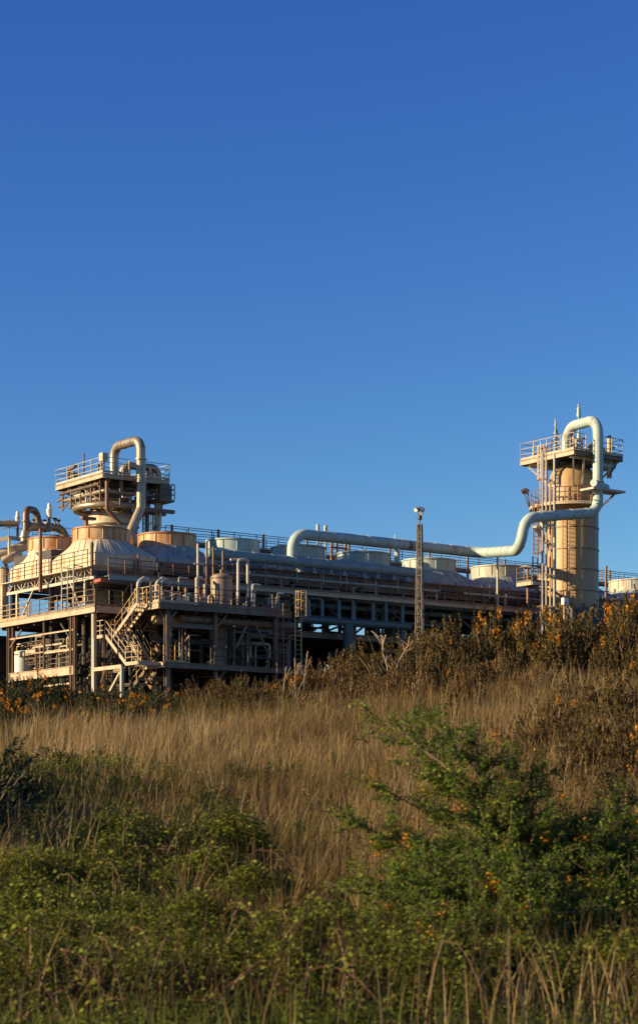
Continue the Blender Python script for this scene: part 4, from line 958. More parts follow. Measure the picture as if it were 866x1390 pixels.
def blades(n, ylo, yhi, dens, hfun, wid, lean, tonefun, bendx=.12, seg=3, xl=.235):
    """ribbons of grass: n tries, accepted by dens(x, y)"""
    y = np.sqrt(rng.random(n)*(yhi**2-ylo**2)+ylo**2); x = (rng.random(n)*2-1)*xl*y
    keep = rng.random(n) < dens(x, y); x, y = x[keep], y[keep]; n = len(x)
    h = hfun(x, y)*(.55+.6*rng.random(n)); w = wid*(.6+.8*rng.random(n))
    a = rng.random(n)*2*np.pi; th = (.35+1.3*vnoise(x+9,y,5.1))*lean*rng.random(n)**.8; dx, dy = np.cos(a)*th+bendx*rng.random(n), np.sin(a)*th
    wa = rng.random(n)*np.pi; wx, wy = np.cos(wa)*w/2, np.sin(wa)*w/2*.5
    z0 = ground(x, y)+CZ-.03; V = []
    for k in range(seg+1):
        f = k/seg; wk = (1-.85*f**1.5) if k < seg else .12
        off = h*f**1.7; zz = z0+h*f*(1-.25*th*f)
        cx, cy = x+dx*off, y+dy*off
        V.append(np.stack([cx-wx*wk, cy-wy*wk, zz], -1)); V.append(np.stack([cx+wx*wk, cy+wy*wk, zz], -1))
    V = np.stack(V, 1); K = 2*(seg+1); base = np.arange(n)[:,None]*K
    Fc = np.stack([base+np.array([[2*k, 2*k+1, 2*k+3, 2*k+2]]) for k in range(seg)], 1).reshape(-1,4)
    tone = np.repeat(np.clip(tonefun(x, y)+.28*(rng.random(n)-.5), 0, 1), seg)
    return V.reshape(-1,3), Fc, tone
def pxy(x, y): return x/y*F+CX
def py_(x, y): return HY-ground(x,y)*F/y
def green_area(x, y):       # 1 where the green growth takes over: low front and the left hollow
    p = pxy(x, y); v = py_(x, y)
    off = 55*sstep(270,150,p)-75*sstep(330,430,p)*sstep(640,520,p)-25*sstep(500,620,p)
    a = sstep(1125, 1200, v+90*(vnoise(x,y,.5)-.5)+off)
    return np.clip(a, 0, 1)
def dry_d(x, y):
    n_ = vnoise(x,y,.8); f_ = vnoise(x,y,4.5); p = pxy(x,y); lim = 41.5+4.0*sstep(300,480,p)-3*sstep(60,0,p)+3*sstep(660,700,p)
    hol = sstep(300,200,p)*sstep(1050,1085,py_(x,y))
    pat = sstep(.48,.62,vnoise(x+30,y,.6))
    return (1-.8*hol)*(1-.75*sstep(19.5,17.5,y))*np.clip((1-.62*green_area(x,y)*(1-pat))*(.05+.9*n_+.9*(f_-.4)), 0, 1)*(1-.93*sstep(lim-1.5,lim+1.5,y))
def add_stuff(name, label, data, mat):
    V, Fc, tone = data; o = bpy.data.objects.new(name, np_mesh(name, V, Fc, [mat], tone=tone)); COL.objects.link(o); struct(o, 'stuff', label, 'grass'); return o
add_stuff('dry_grass', 'tall straw coloured dry grass covering the bank', blades(200000, 13.5, 56, dry_d, lambda x,y: (.32+.75*vnoise(x,y,.45)*(1-.4*green_area(x,y))+.38*vnoise(x,y,3.7))*(1-.45*sstep(42,46,y)), .0125, .36,
    lambda x,y: -.05+.65*vnoise(x,y,.5)+.55*vnoise(x,y,3.1)), M_straw)
add_stuff('seed_stalks', 'pale seeding grass stalks standing above the dry grass', blades(34000, 20, 56, lambda x,y: np.clip(1.6*(vnoise(x,y,.7)-.25),0,1)*(1-.6*green_area(x,y))*(1-.97*sstep(39,42,y)*sstep(420,300,pxy(x,y))), lambda x,y: (.8+.5*vnoise(x,y,.5))*(1-.2*sstep(42,46,y)), .011, .35,
    lambda x,y: .8+0*x, bendx=.18), M_straw)
def gr_d(x, y):
    p = pxy(x,y); v = py_(x,y); left = sstep(430, 120, p)*sstep(985,1060,v)
    return np.clip(.75*left+.85*green_area(x,y)+.75*sstep(.42,.62,vnoise(x,y,.55)), 0, 1)*sstep(52,46,y)*(1-.7*sstep(20.5,18,y))
add_stuff('green_grass', 'green grass tufts growing through the dry grass', blades(130000, 13.5, 50, gr_d, lambda x,y: .25+.55*vnoise(x,y,.9), .013, .8,
    lambda x,y: .2+.55*vnoise(x,y,.7)), M_grass)

def leaves(c, size, n_out, tone, aspect=.62):
    """folded leaf: 2 triangles sharing a midrib, as quads of 4 verts"""
    n = len(c); a = rng.random(n)*2*np.pi; tl = (rng.random(n)-.35)*1.2
    d = np.stack([np.cos(a)*np.cos(tl), np.sin(a)*np.cos(tl), np.sin(tl)], -1)
    r = rng.normal(size=(n,3))*.45+n_out; u = np.cross(d, r); u /= np.linalg.norm(u, axis=1, keepdims=True)+1e-9
    s_ = size*(.6+.8*rng.random(n))[:,None]; nn = np.cross(u, d)
    V = np.stack([c-d*s_*.5, c+u*s_*aspect*.5+nn*s_*.12, c+d*s_*.5, c-u*s_*aspect*.5+nn*s_*.12], 1).reshape(-1,3)
    return V, np.arange(4*n).reshape(-1,4), tone
n = 560000
y = np.sqrt(rng.random(n)*(38**2-13.3**2)+13.3**2); x = (rng.random(n)*2-1)*.235*y
p_, v_ = pxy(x,y), py_(x,y)
mound = vnoise(x,y,.9)*.65+vnoise(x,y,2.3)*.35
clump = sstep(.36,.62, mound)
dleft = sstep(380,180,p_)*sstep(1040,1100,v_)*.55
k = rng.random(n) < np.clip((green_area(x,y)+dleft)*(.22+.95*clump), 0, 1)*(1-.93*sstep(.46,.60,vnoise(x+30,y,.6)))
x, y, mound, clump = x[k], y[k], mound[k], clump[k]; n = len(x)
hz = (.08+.75*clump*mound)*rng.random(n)**.55
c = np.stack([x, y, ground(x,y)+CZ+hz], -1)
V, Fc, tone = leaves(c, .044, np.array([0,-.15,1.]), np.clip(.25+.45*vnoise(x,y,1.3)+.4*(rng.random(n)-.5)+.15*(hz>.35), 0, 1))
o = bpy.data.objects.new('bramble_cover', np_mesh('bramble_cover', V, Fc, [M_bram], tone=tone)); COL.objects.link(o); struct(o, 'stuff', 'low green leafy undergrowth covering the foot of the bank', 'undergrowth')

# tussocks: blades springing from shared roots
def tussocks(n, ylo, yhi, dens, per, hh, wid, tonefun):
    y = np.sqrt(rng.random(n)*(yhi**2-ylo**2)+ylo**2); x = (rng.random(n)*2-1)*.235*y; k = rng.random(n) < dens(x,y); x, y = x[k], y[k]; n = len(x)
    sz = .6+.8*rng.random(n); tn = rng.random(n); i = np.repeat(np.arange(n), per); N = len(i)
    a = rng.random(N)*2*np.pi; rad = rng.random(N)**.7; bx, by = x[i]+np.cos(a)*.11*rad*sz[i], y[i]+np.sin(a)*.11*rad*sz[i]
    h = hh*sz[i]*(.6+.5*rng.random(N)); out = (.15+.75*rad)*h; w = wid*(.6+.8*rng.random(N)); wa = a+np.pi/2
    z0 = ground(bx,by)+CZ-.03; V = []; seg = 4
    for q_ in range(seg+1):
        f = q_/seg; wk = (1-.8*f) if q_ < seg else .1; o_ = out*f**1.8; cx, cy = bx+np.cos(a)*o_+.08*h*f, by+np.sin(a)*o_; zz = z0+h*(f-.30*rad*f**3)
        V += [np.stack([cx-np.cos(wa)*w/2*wk, cy-np.sin(wa)*w/2*wk, zz],-1), np.stack([cx+np.cos(wa)*w/2*wk, cy+np.sin(wa)*w/2*wk, zz],-1)]
    V = np.stack(V,1); K = 2*(seg+1); base = np.arange(N)[:,None]*K
    Fc = np.stack([base+np.array([[2*q_,2*q_+1,2*q_+3,2*q_+2]]) for q_ in range(seg)],1).reshape(-1,4)
    return V.reshape(-1,3), Fc, np.repeat(np.clip(tonefun(x,y)[i]+.5*(tn[i]-.5)+.2*(rng.random(N)-.5),0,1), seg)
add_stuff('grass_tussocks', 'arching straw coloured tussocks standing out of the dry grass', tussocks(1300, 18.5, 43, lambda x,y: .25+.6*(1-green_area(x,y)), 70, .72, .013, lambda x,y: .35+.45*vnoise(x,y,.7)), M_straw)
add_stuff('green_tussocks', 'arching green grass tussocks on the left and centre of the bank', tussocks(2300, 18, 45, lambda x,y: np.clip(.2+.9*sstep(440,120,pxy(x,y))*sstep(41,34,y)+.7*sstep(.45,.62,vnoise(x,y,.4)),0,1)*.75, 60, .6, .013, lambda x,y: .15+.5*vnoise(x,y,.7)), M_grass)
add_stuff('dead_stalks', 'dark brown dead weed stalks scattered through the bank', blades(42000, 14, 47, lambda x,y: np.clip(1.5*(vnoise(x+50,y,.6)-.3),0,1), lambda x,y: .55+.5*vnoise(x,y,1.5), .014, .5, lambda x,y: .1+0*x), M_gorsed)
# bramble canes with larger leaves
m = MB(); lc_ = []
random.seed(44)
for k in range(520):
    y_ = math.sqrt(random.random()*(31**2-14.5**2)+14.5**2); x_ = (random.random()*2-1)*.22*y_
    if random.random() > float(green_area(x_,y_))*.8+.25 or vnoise(x_+30,y_,.6) > .56: continue
    g0 = CZ+float(ground(x_,y_)); a = random.random()*6.28; L = random.uniform(.5,1.5); hh = random.uniform(.3,.8); pts = []
    for q_ in range(8):
        f = q_/7; px_, py2 = x_+math.cos(a)*L*f, y_+math.sin(a)*L*f; pts.append(Vector((px_, py2, g0+hh*math.sin(min(1,f*1.15)*math.pi*.85)*1.0)))
    m.tube(pts, [.007*(1-.7*q_/7) for q_ in range(8)], 4, cap=False)
    for q_ in range(1,8):
        for _ in range(7): lc_.append(pts[q_-1].lerp(pts[q_], random.random())+Vector((random.gauss(0,.05),random.gauss(0,.05),random.gauss(0.01,.035))))
o = m.build('bramble_canes', paint('bramble_cane', (.16,.07,.04), var=.3, scale=3), loc=(0,0,0)); struct(o, 'stuff', 'thin reddish bramble canes looping over the undergrowth', 'bramble')
c = np.array(lc_); V, Fc, tone = leaves(c, .052, np.array([0,-.1,1.]), np.clip(.35+.6*rng.random(len(c)),0,1), .75)
o = bpy.data.objects.new('bramble_leaves', np_mesh('bramble_leaves', V, Fc, [M_bram], tone=tone)); COL.objects.link(o); struct(o, 'stuff', 'broad bramble leaves along the looping canes', 'bramble')

# ---- gorse
def gorse_meshes(seed, H=1.6, plumes=330, per=42, spread=.62, flower=.12, upright=.6):
    g = np.random.default_rng(seed)
    C_, D_, L_ = [], [], []; twigs = MB()
    lobes = [(g.normal(0,.28*H*spread*1.5), g.normal(0,.28*H*spread*1.5), (.55+.45*g.random())*H) for _ in range(7)]
    for k in range(plumes):
        lx_, ly_, lh = lobes[k % 7]
        a = g.random()*2*np.pi; rr = (g.random()**.5)*.30*H
        px_, py2 = lx_+rr*np.cos(a), ly_+rr*np.sin(a)
        top = lh*(1-.55*(rr/(.30*H))**2); z = top*(.30+.70*g.random()**.5)
        out = np.array([px_*.7, py2*.7, upright*H]); out /= np.linalg.norm(out); out += g.normal(0,.22,3); out[2] = abs(out[2]); out /= np.linalg.norm(out)
        L = (.16+.22*g.random()); C_.append((px_,py2,z)); D_.append(out); L_.append(L)
        if k % 3 == 0:
            b0 = Vector((lx_*.25+g.normal(0,.05), ly_*.25+g.normal(0,.05), -.15)); e = Vector((px_,py2,z)); mid = b0.lerp(e,.55)+Vector((g.normal(0,.06),g.normal(0,.06),-.08))
            twigs.tube([b0, mid, e, e+Vector(out)*L*.8], [.02,.014,.009,.004], 4, cap=False)
    C_ = np.array(C_); D_ = np.array(D_); L_ = np.array(L_); n_ = plumes*per
    i = np.repeat(np.arange(plumes), per); f = g.random(n_); c0 = C_[i]+D_[i]*(L_[i]*f)[:,None]
    r_ = g.normal(size=(n_,3)); r_ -= D_[i]*np.sum(r_*D_[i],1)[:,None]; r_ /= np.linalg.norm(r_,axis=1)[:,None]
    d = r_*.8+D_[i]*.75; d /= np.linalg.norm(d,axis=1)[:,None]; ln = (.075*(1-.45*f)*(.6+.8*g.random(n_)))[:,None]
    u = np.cross(d, g.normal(size=(n_,3))); u /= np.linalg.norm(u,axis=1)[:,None]
    V = np.stack([c0-u*.012, c0+u*.012, c0+d*ln], 1).reshape(-1,3)
    pt = g.random(plumes); tone = np.clip(pt[i]*.75+.35*(g.random(n_)-.3), 0, 1)
    # flowers on some plumes
    lob = np.arange(plumes) % 7; fl = np.where((np.array([c[2] for c in C_]) > .5*H) & (g.random(plumes) < flower*np.where(lob < 3, 2.3, .15)))[0]; fv = None
    if len(fl):
        j = np.repeat(fl, 42); m_ = len(j); cc = C_[j]+D_[j]*(L_[j]*(.45+.6*g.random(m_)))[:,None]+g.normal(0,.028,(m_,3))
        uu = g.normal(size=(m_,3)); uu /= np.linalg.norm(uu,axis=1)[:,None]; vv = np.cross(uu, g.normal(size=(m_,3))); vv /= np.linalg.norm(vv,axis=1)[:,None]
        s_ = .022; fv = (np.stack([cc-uu*s_-vv*s_*.6, cc+uu*s_-vv*s_*.6, cc+uu*s_*.8+vv*s_, cc-uu*s_*.8+vv*s_], 1).reshape(-1,3), np.arange(4*m_).reshape(-1,4), g.random(m_))
    return V, np.arange(3*n_).reshape(-1,3), tone, fv, twigs
protos = {}
def make_gorse(kind, seed, mat, flower, **kw):
    V, Fc, tone, fv, tw_ = gorse_meshes(seed, flower=flower, **kw)
    e = bpy.data.objects.new('gorse_bush', None); COL.objects.link(e); e['_wl'] = (0,0,0)
    f_ = bpy.data.objects.new('foliage', np_mesh('foliage', V, Fc, [mat], tone=tone)); COL.objects.link(f_); f_.parent = e
    s_ = tw_.build('stems', M_twig if mat is not M_gorsed else M_dead, e)
    if fv: 
        b_ = bpy.data.objects.new('flowers', np_mesh('flowers', fv[0], fv[1], [M_flow], tone=fv[2])); COL.objects.link(b_); b_.parent = e
    protos.setdefault(kind, []).append([e, False]); return e
for i in range(3): make_gorse('green', 40+i, M_gorseg, .04, upright=.4)
for i in range(3): make_gorse('scrub', 33+i, M_scrub, 0., upright=.5, plumes=380)
for i in range(2): make_gorse('yellow', 50+i, M_gorseg, .14, upright=.4)
for i in range(3): make_gorse('brown', 60+i, M_gorseb, .02, plumes=340, upright=1.0)
for i in range(2): make_gorse('brownyellow', 70+i, M_gorseb, .085, plumes=340, upright=1.0)
for i in range(3): make_gorse('dead', 80+i, M_gorsed, .0, plumes=260, per=38, upright=1.1)
def put(kind, px, Yd, top_py, label, group=None, sc_=None, wide=1.0):
    pr = random.choice(protos[kind]); x = (px-CX)/F*Yd; g_ = float(ground(x, Yd))
    h = (HY-top_py)/F*Yd-g_; s_ = max(.35, h/1.42) if sc_ is None else sc_
    o = pr[0] if not pr[1] else copy_tree(pr[0]); pr[1] = True
    o.location = (x, Yd, CZ+g_-.05); sw = max(s_*.85, .72)*wide*(.9+.25*random.random()); o.scale = (sw, sw, s_); o.rotation_euler = (0,0,random.random()*6.28)
    o['label'] = label; o['category'] = 'gorse bush'
    if group: o['group'] = group
    return o
random.seed(77)
def row(kind, pts, Y0, Y1, label, group, **kw):
    for px, top in pts: put(kind if isinstance(kind, str) else random.choice(kind), px+random.uniform(-6,6), random.uniform(Y0,Y1), top+random.uniform(-9,7), label, group, **kw)
row(['green','green'], [(-60,925),(-18,922),(10,922),(36,924),(64,922),(86,928),(110,934)], 47, 50, 'dark green gorse bush on the skyline below the left bay', 'dark gorse on the left skyline')
row(['green'], [(136,938),(160,941),(186,943),(212,941),(240,943)], 47, 50, 'dark gorse bush on the skyline below the front stairs', 'dark gorse below the stairs')
row(['yellow'], [(8,946),(50,948),(-40,950)], 43.5, 45, 'dark gorse bush with orange flowers at the left frame edge', 'flowering gorse at the left edge')
row(['yellow'], [(182,937),(210,940),(196,958)], 45, 46.5, 'gorse bush thick with orange flowers below the stairs', 'flowering gorse below the stairs')
row(['green'], [(-30,960),(28,966),(75,958),(100,955),(128,958),(158,962),(235,962)], 42.5, 44.5, 'low dark green gorse bush where the left grass begins', 'low gorse at the top of the left grass')
row(['brown','dead'], [(266,938),(292,932),(318,926),(345,921),(370,920),(394,912)], 47.5, 50, 'brown gorse bush on the skyline below the shaded platform', 'brown gorse below the platform')
row(['brown','dead'], [(258,958),(290,955),(322,950),(355,946),(388,944)], 44.5, 46.5, 'brown gorse bush in the second row below the shaded platform', 'second row of brown gorse in the middle')
row(['brown','dead','dead'], [(418,908),(446,886),(476,886),(505,893)], 49, 52, 'brown gorse bush on the skyline left of the floodlight mast', 'brown gorse left of the mast')
row(['dead'], [(415,935),(455,925),(495,920),(530,905)], 46, 48, 'rust brown dying gorse bush in front of the skyline left of the mast', 'dying gorse left of the mast')
row(['brown','dead'], [(545,872),(570,866),(602,858),(632,856)], 48, 51, 'brown gorse bush on the skyline beside the foot of the mast', 'brown gorse at the mast foot')
row(['dead','brown'], [(560,905),(600,895),(640,900),(672,890)], 45, 47, 'rust brown gorse bush in front of the skyline right of the mast', 'dying gorse right of the mast')
put('brownyellow', 672, 50, 826, 'brown gorse bush with a single orange flower tip left of the tan tower', wide=.9)
put('brown', 700, 50, 842, 'brown gorse bush between the orange tipped bushes left of the tan tower')
put('brownyellow', 730, 49, 826, 'gorse bush crowned with bright orange flowers below the tower ladders')
put('brownyellow', 757, 47.5, 838, 'gorse bush with orange flowers under the tan tower')
row(['brown'], [(785,842),(812,836),(835,818),(862,812),(895,812),(930,815)], 48, 51, 'tall brown gorse bush on the skyline at the right frame edge', 'tall gorse at the right edge')
put('brownyellow', 848, 46.5, 838, 'tall gorse bush with orange flowers at the right frame edge'); put('brownyellow', 905, 46, 850, 'orange flowered gorse bush cut off by the right frame edge')
row(['brown','dead'], [(700,880),(832,880),(868,885),(905,890)], 45.5, 47, 'brown gorse bush in the second row below the tan tower', 'second row of gorse on the right')
row(['dead','brown'], [(640,905),(690,915),(735,905),(612,925),(668,940)], 41.5, 44.5, 'brown gorse bush in the tall grass down the slope right of centre', 'gorse trailing down the slope on the right', wide=.85)
row(['dead'], [(560,930),(520,945),(470,955),(430,962),(585,950)], 42.5, 45, 'small rust brown bush at the top of the dry grass in the middle', 'rust brown bushes in the middle grass', wide=.8)
row(['dead','brown'], [(790,925),(845,915),(880,930),(760,945)], 36, 40, 'ragged brown gorse bush in the tall grass by the right edge', 'ragged gorse by the right edge', wide=.85)
row(['scrub'], [(280,985),(345,992),(240,978)], 41, 43, 'small green scrub bush in the grass below the dark skyline gorse', 'green scrub in the upper grass', wide=.8)
# nearer brown gorse on the right
put('dead', 722, 34, 958, 'rust brown bush at the left of the near right gorse group')
put('brownyellow', 845, 28.5, 1040, 'flowering gorse bush below the near one at the right edge')
put('dead', 790, 28, 1060, 'rust brown gorse bush between the green shrub and the right edge')
put('brown', 820, 38, 925, 'brown gorse bush in the tall grass at the upper right')
put('brown', 770, 33.5, 968, 'brown gorse bush just left of the large near gorse', wide=.9)
put('brown', 800, 31, 968, 'large near brown gorse bush with dark hollows on the right of the grass', wide=1.1)
put('brownyellow', 856, 30, 985, 'near gorse bush with orange flowers at the right edge', wide=1.0)
put('dead', 752, 31.5, 1005, 'small rust brown bush left of the large near gorse')
put('brown', 880, 33, 925, 'tall near gorse bush leaning in from the right frame edge')
put('brownyellow', 830, 27, 1100, 'low flowering gorse bush at the lower right')
put('brownyellow', 884, 25, 1130, 'low flowering gorse bush cut by the lower right edge')
for px, Yd, tp in ((0,30.5,1040),(42,31,1034),(84,30,1042),(128,31,1036),(172,29.5,1050),(215,30,1062),(-40,29,1040),(25,27.5,1088),(75,27,1096),(130,27.5,1085),(185,27,1100),(60,32.5,1022),(110,33,1018),(150,32,1030)): put('scrub', px, Yd, tp, 'low dark green bush in the shaded hollow on the left of the bank', 'dark bushes in the left hollow', wide=1.25)
for px, Yd, tp in ((-95,25.5,985),(-135,27,985),(-110,29,990),(-100,23.5,1010),(-60,31,1040)): put('green', px, Yd, tp, 'unseen gorse bush added outside the left frame edge to shade the hollow', 'unseen gorse added left of the frame', wide=1.1)  # unseen bushes added to cast shade over the left hollow
for px, Yd, tp in ((330,30.5,1040),(412,28,1082),(262,29,1070),(375,31.5,1036),(300,27.5,1105)): put('scrub', px, Yd, tp, 'small dark green bush in the grass in the middle of the bank', 'dark bushes in the middle of the bank', wide=1.1)
for k_ in protos:
    for pr in protos[k_]:
        if not pr[1]:
            for ch in list(pr[0].children): bpy.data.objects.remove(ch)
            bpy.data.objects.remove(pr[0])

# low leafy bushes at the foot of the bank
def leafy_proto(seed, H=.9):
    g = np.random.default_rng(seed); nl = 5200; tw_ = MB(); lob = [(g.normal(0,.34), g.normal(0,.34), H*(.55+.45*g.random())) for _ in range(8)]
    C_ = []
    for lx_, ly_, lh in lob:
        m_ = nl//8; a = g.random(m_)*2*np.pi; cz = g.random(m_); rr = .30*np.sqrt(1-cz**2)*(.55+.5*g.random(m_)**.5); C_.append(np.stack([lx_+rr*np.cos(a), ly_+rr*np.sin(a), lh-.34+.34*cz*(.6+.45*g.random(m_))-.25*(g.random(m_) < .35)*g.random(m_)], -1))
        for _ in range(5):
            e = C_[-1][g.integers(m_)]; tw_.tube([Vector((lx_*.2,ly_*.2,-.1)), Vector((lx_*.6,ly_*.6,lh*.4)), Vector(e)], [.014,.009,.003], 4, cap=False)
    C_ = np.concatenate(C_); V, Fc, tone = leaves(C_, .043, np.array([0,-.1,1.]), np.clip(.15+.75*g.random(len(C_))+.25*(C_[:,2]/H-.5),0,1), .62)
    e = bpy.data.objects.new('leafy_bush', None); COL.objects.link(e); e['_wl'] = (0,0,0)
    f_ = bpy.data.objects.new('foliage', np_mesh('foliage', V, Fc, [M_bram], tone=tone)); COL.objects.link(f_); f_.parent = e; tw_.build('stems', M_twig, e); return e
lp_ = [[leafy_proto(90+i), False] for i in range(3)]
random.seed(15)
def putleaf(px, Yd, s_, label, group):
    pr = random.choice(lp_); o = pr[0] if not pr[1] else copy_tree(pr[0]); pr[1] = True; x_ = (px-CX)/F*Yd
    o.location = (x_, Yd, CZ+float(ground(x_,Yd))-.05); o.scale = (s_*1.15, s_*1.15, s_); o.rotation_euler = (0,0,random.random()*6.28); o['label'] = label; o['category'] = 'bush'; o['group'] = group
for px, Yd, s_ in ((20,20.4,.85),(85,21.3,.95),(150,23.6,1.15),(205,20,.8),(-30,20.2,1.0),(50,18.2,.9)): putleaf(px,Yd,s_,'low yellow green leafy bush at the lower left of the bank','leafy bushes at the lower left')
for px, Yd, s_ in ((258,22.5,1.0),(320,24.6,1.25),(375,21.4,.95),(425,19.6,.8),(300,19.6,.9),(385,18.6,.9),(250,17.6,.8)): putleaf(px,Yd,s_,'low yellow green leafy bush at the bottom centre of the bank','leafy bushes at the bottom centre')
for px, Yd, s_ in ((500,17.0,.9),(565,16.4,.8),(640,16.6,.8),(715,16.4,.8),(790,16.8,.8),(860,16.4,.9)): putleaf(px,Yd,s_,'low green leafy bush in front of the large broom shrub','leafy bushes at the lower right')
for px, Yd, s_ in ((10,16.2,.8),(80,16.9,.9),(190,16.2,.8),(330,16.5,.85),(430,16.2,.8)): putleaf(px,Yd,s_,'low leafy bush in the nearest row at the foot of the bank','leafy bushes nearest the camera')

# ---- big green broom shrub in the right foreground
def broom(name, label, base, targets, seed, leafn=60, mat=M_broom, size=.045, flowers=True, cat='shrub'):
    g = np.random.default_rng(seed); rs = random.Random(seed)
    th = thing(name, label, cat, base); st = MB(); C_ = []; base = Vector(base); FL = []
    def spray(p, d, L, r, depth):
        n_ = 7; pts = [Vector(p)]; d = Vector(d)
        for k in range(n_):
            d = (d+Vector((rs.gauss(0,.09), rs.gauss(0,.09), rs.gauss(0,.07)))).normalized(); pts.append(pts[-1]+d*L/n_)
            if depth > 0 and k >= 1:
                for _ in range(2 if depth > 1 else 1):
                    sd = (d*.8+Vector((rs.gauss(0,.55), rs.gauss(0,.55), rs.gauss(0.15,.4)))).normalized(); spray(pts[-1], sd, L*rs.uniform(.3,.5), r*.5, depth-1)
        st.tube(pts, [r*(1-.8*k/n_)+.0015 for k in range(n_+1)], 4, cap=False)
        if depth <= 1:
            m_ = int(leafn*L); 
            for _ in range(m_):
                f = rs.random()**.7*n_; k = min(n_-1, int(f)); q = pts[k].lerp(pts[k+1], f-k); C_.append((q.x+rs.gauss(0,.025), q.y+rs.gauss(0,.025), q.z+rs.gauss(0,.025)))
            if flowers and rs.random() < .014: FL.append(pts[-1])
    for tx, ty, tY, r in targets:
        e = WY(tx, ty, tY); d = (e-base); L = d.length
        n_ = 10; pts = [base+Vector((rs.gauss(0,.05),rs.gauss(0,.05),-.1))]
        sag = Vector((-d.x*.12, 0, L*.10))
        for k in range(1, n_+1):
            f = k/n_; pts.append(base.lerp(e, f)+sag*math.sin(math.pi*f)+Vector((rs.gauss(0,.02),rs.gauss(0,.02),rs.gauss(0,.02))))
        st.tube(pts, [r*(1-.85*k/n_)+.002 for k in range(n_+1)], 6, cap=False)
        for k in range(2, n_+1):
            dd = (pts[k]-pts[k-1]).normalized(); 
            for _ in range(3): 
                sd = (dd*.9+Vector((rs.gauss(0,.6), rs.gauss(0,.6), rs.gauss(.1,.45)))).normalized(); spray(pts[k], sd, rs.uniform(.3,.62)*(1.15-.5*k/n_), .006, 1)
        spray(pts[-1], dd, .3, .004, 0)
    C_ = np.array(C_); n_ = len(C_); V, Fc, tone = leaves(C_-np.array(base), size, np.array([0,0,1.]), np.clip(g.random(n_)*.9, 0, 1), .45)
    f_ = bpy.data.objects.new('foliage', np_mesh('foliage', V, Fc, [mat], tone=tone)); COL.objects.link(f_); f_.parent = th
    st.build('branches', M_twig, th)
    if FL:
        c = np.array([(q.x-base.x+rs.gauss(0,.035), q.y-base.y+rs.gauss(0,.035), q.z-base.z+rs.gauss(0,.05)) for q in FL for _ in range(26)])
        V, Fc, t_ = leaves(c, .034, np.array([0,0,1.]), g.random(len(c)), .9); b_ = bpy.data.objects.new('flowers', np_mesh('flowers', V, Fc, [M_flow], tone=t_)); COL.objects.link(b_); b_.parent = th
    return th
def gb(px, Yd):
    x = (px-CX)/F*Yd; return Vector((x, Yd, CZ+float(ground(x,Yd))-.02))
broom('green_shrub', 'large green broom shrub with arching branches in the right foreground', gb(715,20.5),
      [(520,980,21.8,.028),(552,1010,22.0,.022),(588,985,22.6,.024),(490,1128,20.2,.022),(520,1075,20.8,.020),(640,1015,22,.022),(690,1045,22.0,.02),(735,1060,22,.02),(600,1060,21.4,.02),(590,1180,19.8,.018),(655,1120,21.0,.018),(640,1250,19.4,.018),(550,1250,19.2,.016),(760,1120,21,.018),(760,1240,19.6,.016),(540,1150,20.4,.016),(700,1180,20.0,.016),(520,1200,19.6,.016),(820,1140,21.2,.018),(860,1090,22,.018)], 5, leafn=75, size=.048)
broom('green_shrub', 'low green broom shrub sprawling in front of the large one', gb(650,18.6),
      [(500,1215,19.2,.018),(545,1185,19.4,.018),(590,1215,19.2,.016),(640,1175,19.6,.018),(690,1205,19.2,.016),(740,1190,19.4,.016),(770,1240,18.8,.016),(520,1290,18.2,.014),(600,1290,18.0,.014),(700,1300,18.0,.014),(480,1260,18.8,.014)], 23, leafn=80, size=.045)
broom('green_shrub', 'second green broom shrub filling the right edge beside the large one', gb(835,20.5),
      [(770,1130,21.4,.018),(800,1165,21,.016),(845,1120,21.6,.018),(880,1150,21.6,.018),(905,1200,21.2,.018),(760,1220,20,.014),(820,1230,20,.014),(870,1260,19.8,.014),(790,1290,19.2,.014),(915,1290,19.6,.014)], 9, leafn=70, size=.048)
# long bare bramble arcs and dead sticks
def stick(label, pts, r, group=None, mat=M_dead):
    rs = random.Random(len(label)); b = Vector(pts[0]); th = thing('dead_branch', label, 'branch', b, group)
    MB().tube(fillet([Vector(p) for p in pts], .6, 5), r, 5, cap=False).build('stem', mat, th)
    m = MB()
    for k in range(1, len(pts)):
        for _ in range(4):
            f = rs.random(); p = Vector(pts[k-1]).lerp(Vector(pts[k]), f); m.tube([p, p+Vector((rs.gauss(0,.16),rs.gauss(0,.12),rs.uniform(.1,.34)))], r*.5, 4, cap=False)
    m.build('twigs', mat, th); return th
stick('bare forked dead branch standing left of the mast', [gb(528,47), WY(526,905,47), WY(518,880,47), WY(524,862,47)], .022)
stick('second bare dead branch leaning right beside the forked one', [gb(540,47.5), WY(538,905,47.5), WY(548,885,47.5), WY(556,874,47.5)], .018)
for i, (px, top, dx) in enumerate(((383,905,6),(394,900,12),(402,893,-2),(410,884,8),(398,912,20))):
    stick('tall bare dry stem in the clump below the yellow caged ladder', [gb(px,46), WY(px+dx*.4,(top+960)/2,46), WY(px+dx,top,46)], .012, 'dry stems below the caged ladder')
# post and rail seen at the lower edge
x = (355-CX)/F*20.3; fp = thing('fence_post', 'short weathered wooden post at the bottom of the bank', 'post', (x,20.3,CZ+float(ground(x,20.3))))
MB().bar(Vector((x,20.3,CZ+float(ground(x,20.3))-.2)), Vector((x,20.3,CZ+(HY-1290)/F*20.3)), .14,.14, up=(0,1,0)).build('post', M_dead, fp)
MB().lathe(Vector((x,20.3,CZ+(HY-1290)/F*20.3+.001)), [(.0,.012),(.05,.012),(.085,0)], 4, a0=R(45)).build('weathered_top', M_dead, fp)

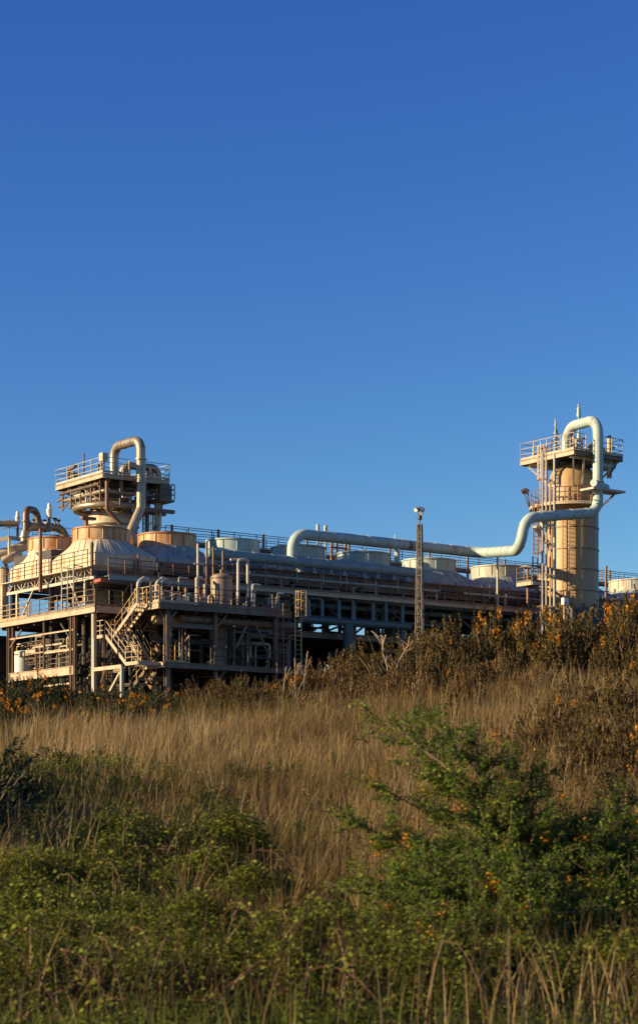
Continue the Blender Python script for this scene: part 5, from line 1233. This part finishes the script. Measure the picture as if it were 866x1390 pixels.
# ---- hollow is shaded by unseen gorse bushes added left of the frame
# ================================================================ sky, sun, camera
w = bpy.data.worlds.new('World'); sc.world = w; w.use_nodes = True; n = w.node_tree.nodes; l = w.node_tree.links
SAZ, SEL = 255, 18
sky = n.new('ShaderNodeTexSky'); sky.sky_type = 'NISHITA'; sky.sun_disc = False; sky.sun_elevation = R(SEL); sky.sun_rotation = R(SAZ)
sky.air_density = 1.0; sky.dust_density = .0; sky.ozone_density = 4.0; sky.altitude = 300
sep = n.new('ShaderNodeSeparateColor'); cmb = n.new('ShaderNodeCombineColor'); l.new(sky.outputs[0], sep.inputs[0])
for i_, (pw, k_, mx_) in enumerate(((1.62,.455,2.2),(1.42,.56,4.5),(.85,1.42,9.2))):
    a_ = n.new('ShaderNodeMath'); a_.operation = 'POWER'; a_.inputs[1].default_value = pw; l.new(sep.outputs[i_], a_.inputs[0])
    b_ = n.new('ShaderNodeMath'); b_.operation = 'MULTIPLY'; b_.inputs[1].default_value = k_; l.new(a_.outputs[0], b_.inputs[0])
    c_ = n.new('ShaderNodeMath'); c_.operation = 'MINIMUM'; c_.inputs[1].default_value = mx_; l.new(b_.outputs[0], c_.inputs[0]); l.new(c_.outputs[0], cmb.inputs[i_])
l.new(cmb.outputs[0], n['Background'].inputs[0]); n['Background'].inputs[1].default_value = .068
sd = bpy.data.lights.new('sun', 'SUN'); sd.energy = 5.0; sd.angle = R(.53); sd.color = (1,.81,.48); so = bpy.data.objects.new('sun', sd); COL.objects.link(so)
dirv = Vector((math.sin(R(SAZ))*math.cos(R(SEL)), math.cos(R(SAZ))*math.cos(R(SEL)), math.sin(R(SEL)))); so.rotation_euler = dirv.to_track_quat('Z','Y').to_euler(); so.location = dirv*200
cd = bpy.data.cameras.new('camera'); cam = bpy.data.objects.new('camera', cd); COL.objects.link(cam); sc.camera = cam
cam.location = (0,0,CZ); cam.rotation_euler = (math.pi/2,0,0)
cd.sensor_fit = 'VERTICAL'; cd.sensor_width = 24; cd.sensor_height = 36; cd.lens = F/1390*36; cd.shift_y = (HY-695)/1390; cd.clip_start = .5; cd.clip_end = 6000
cd.dof.use_dof = True; cd.dof.focus_distance = 120; cd.dof.aperture_fstop = 3.0
sc.view_settings.view_transform = 'Standard'; sc.view_settings.look = 'None'; sc.view_settings.gamma = 1; sc.view_settings.exposure = .83
sc.cycles.max_bounces = 5; sc.cycles.diffuse_bounces = 3; sc.cycles.glossy_bounces = 3
sc.cycles.sample_clamp_indirect = 4
for o in sc.objects:
    if '_wl' in o: del o['_wl']
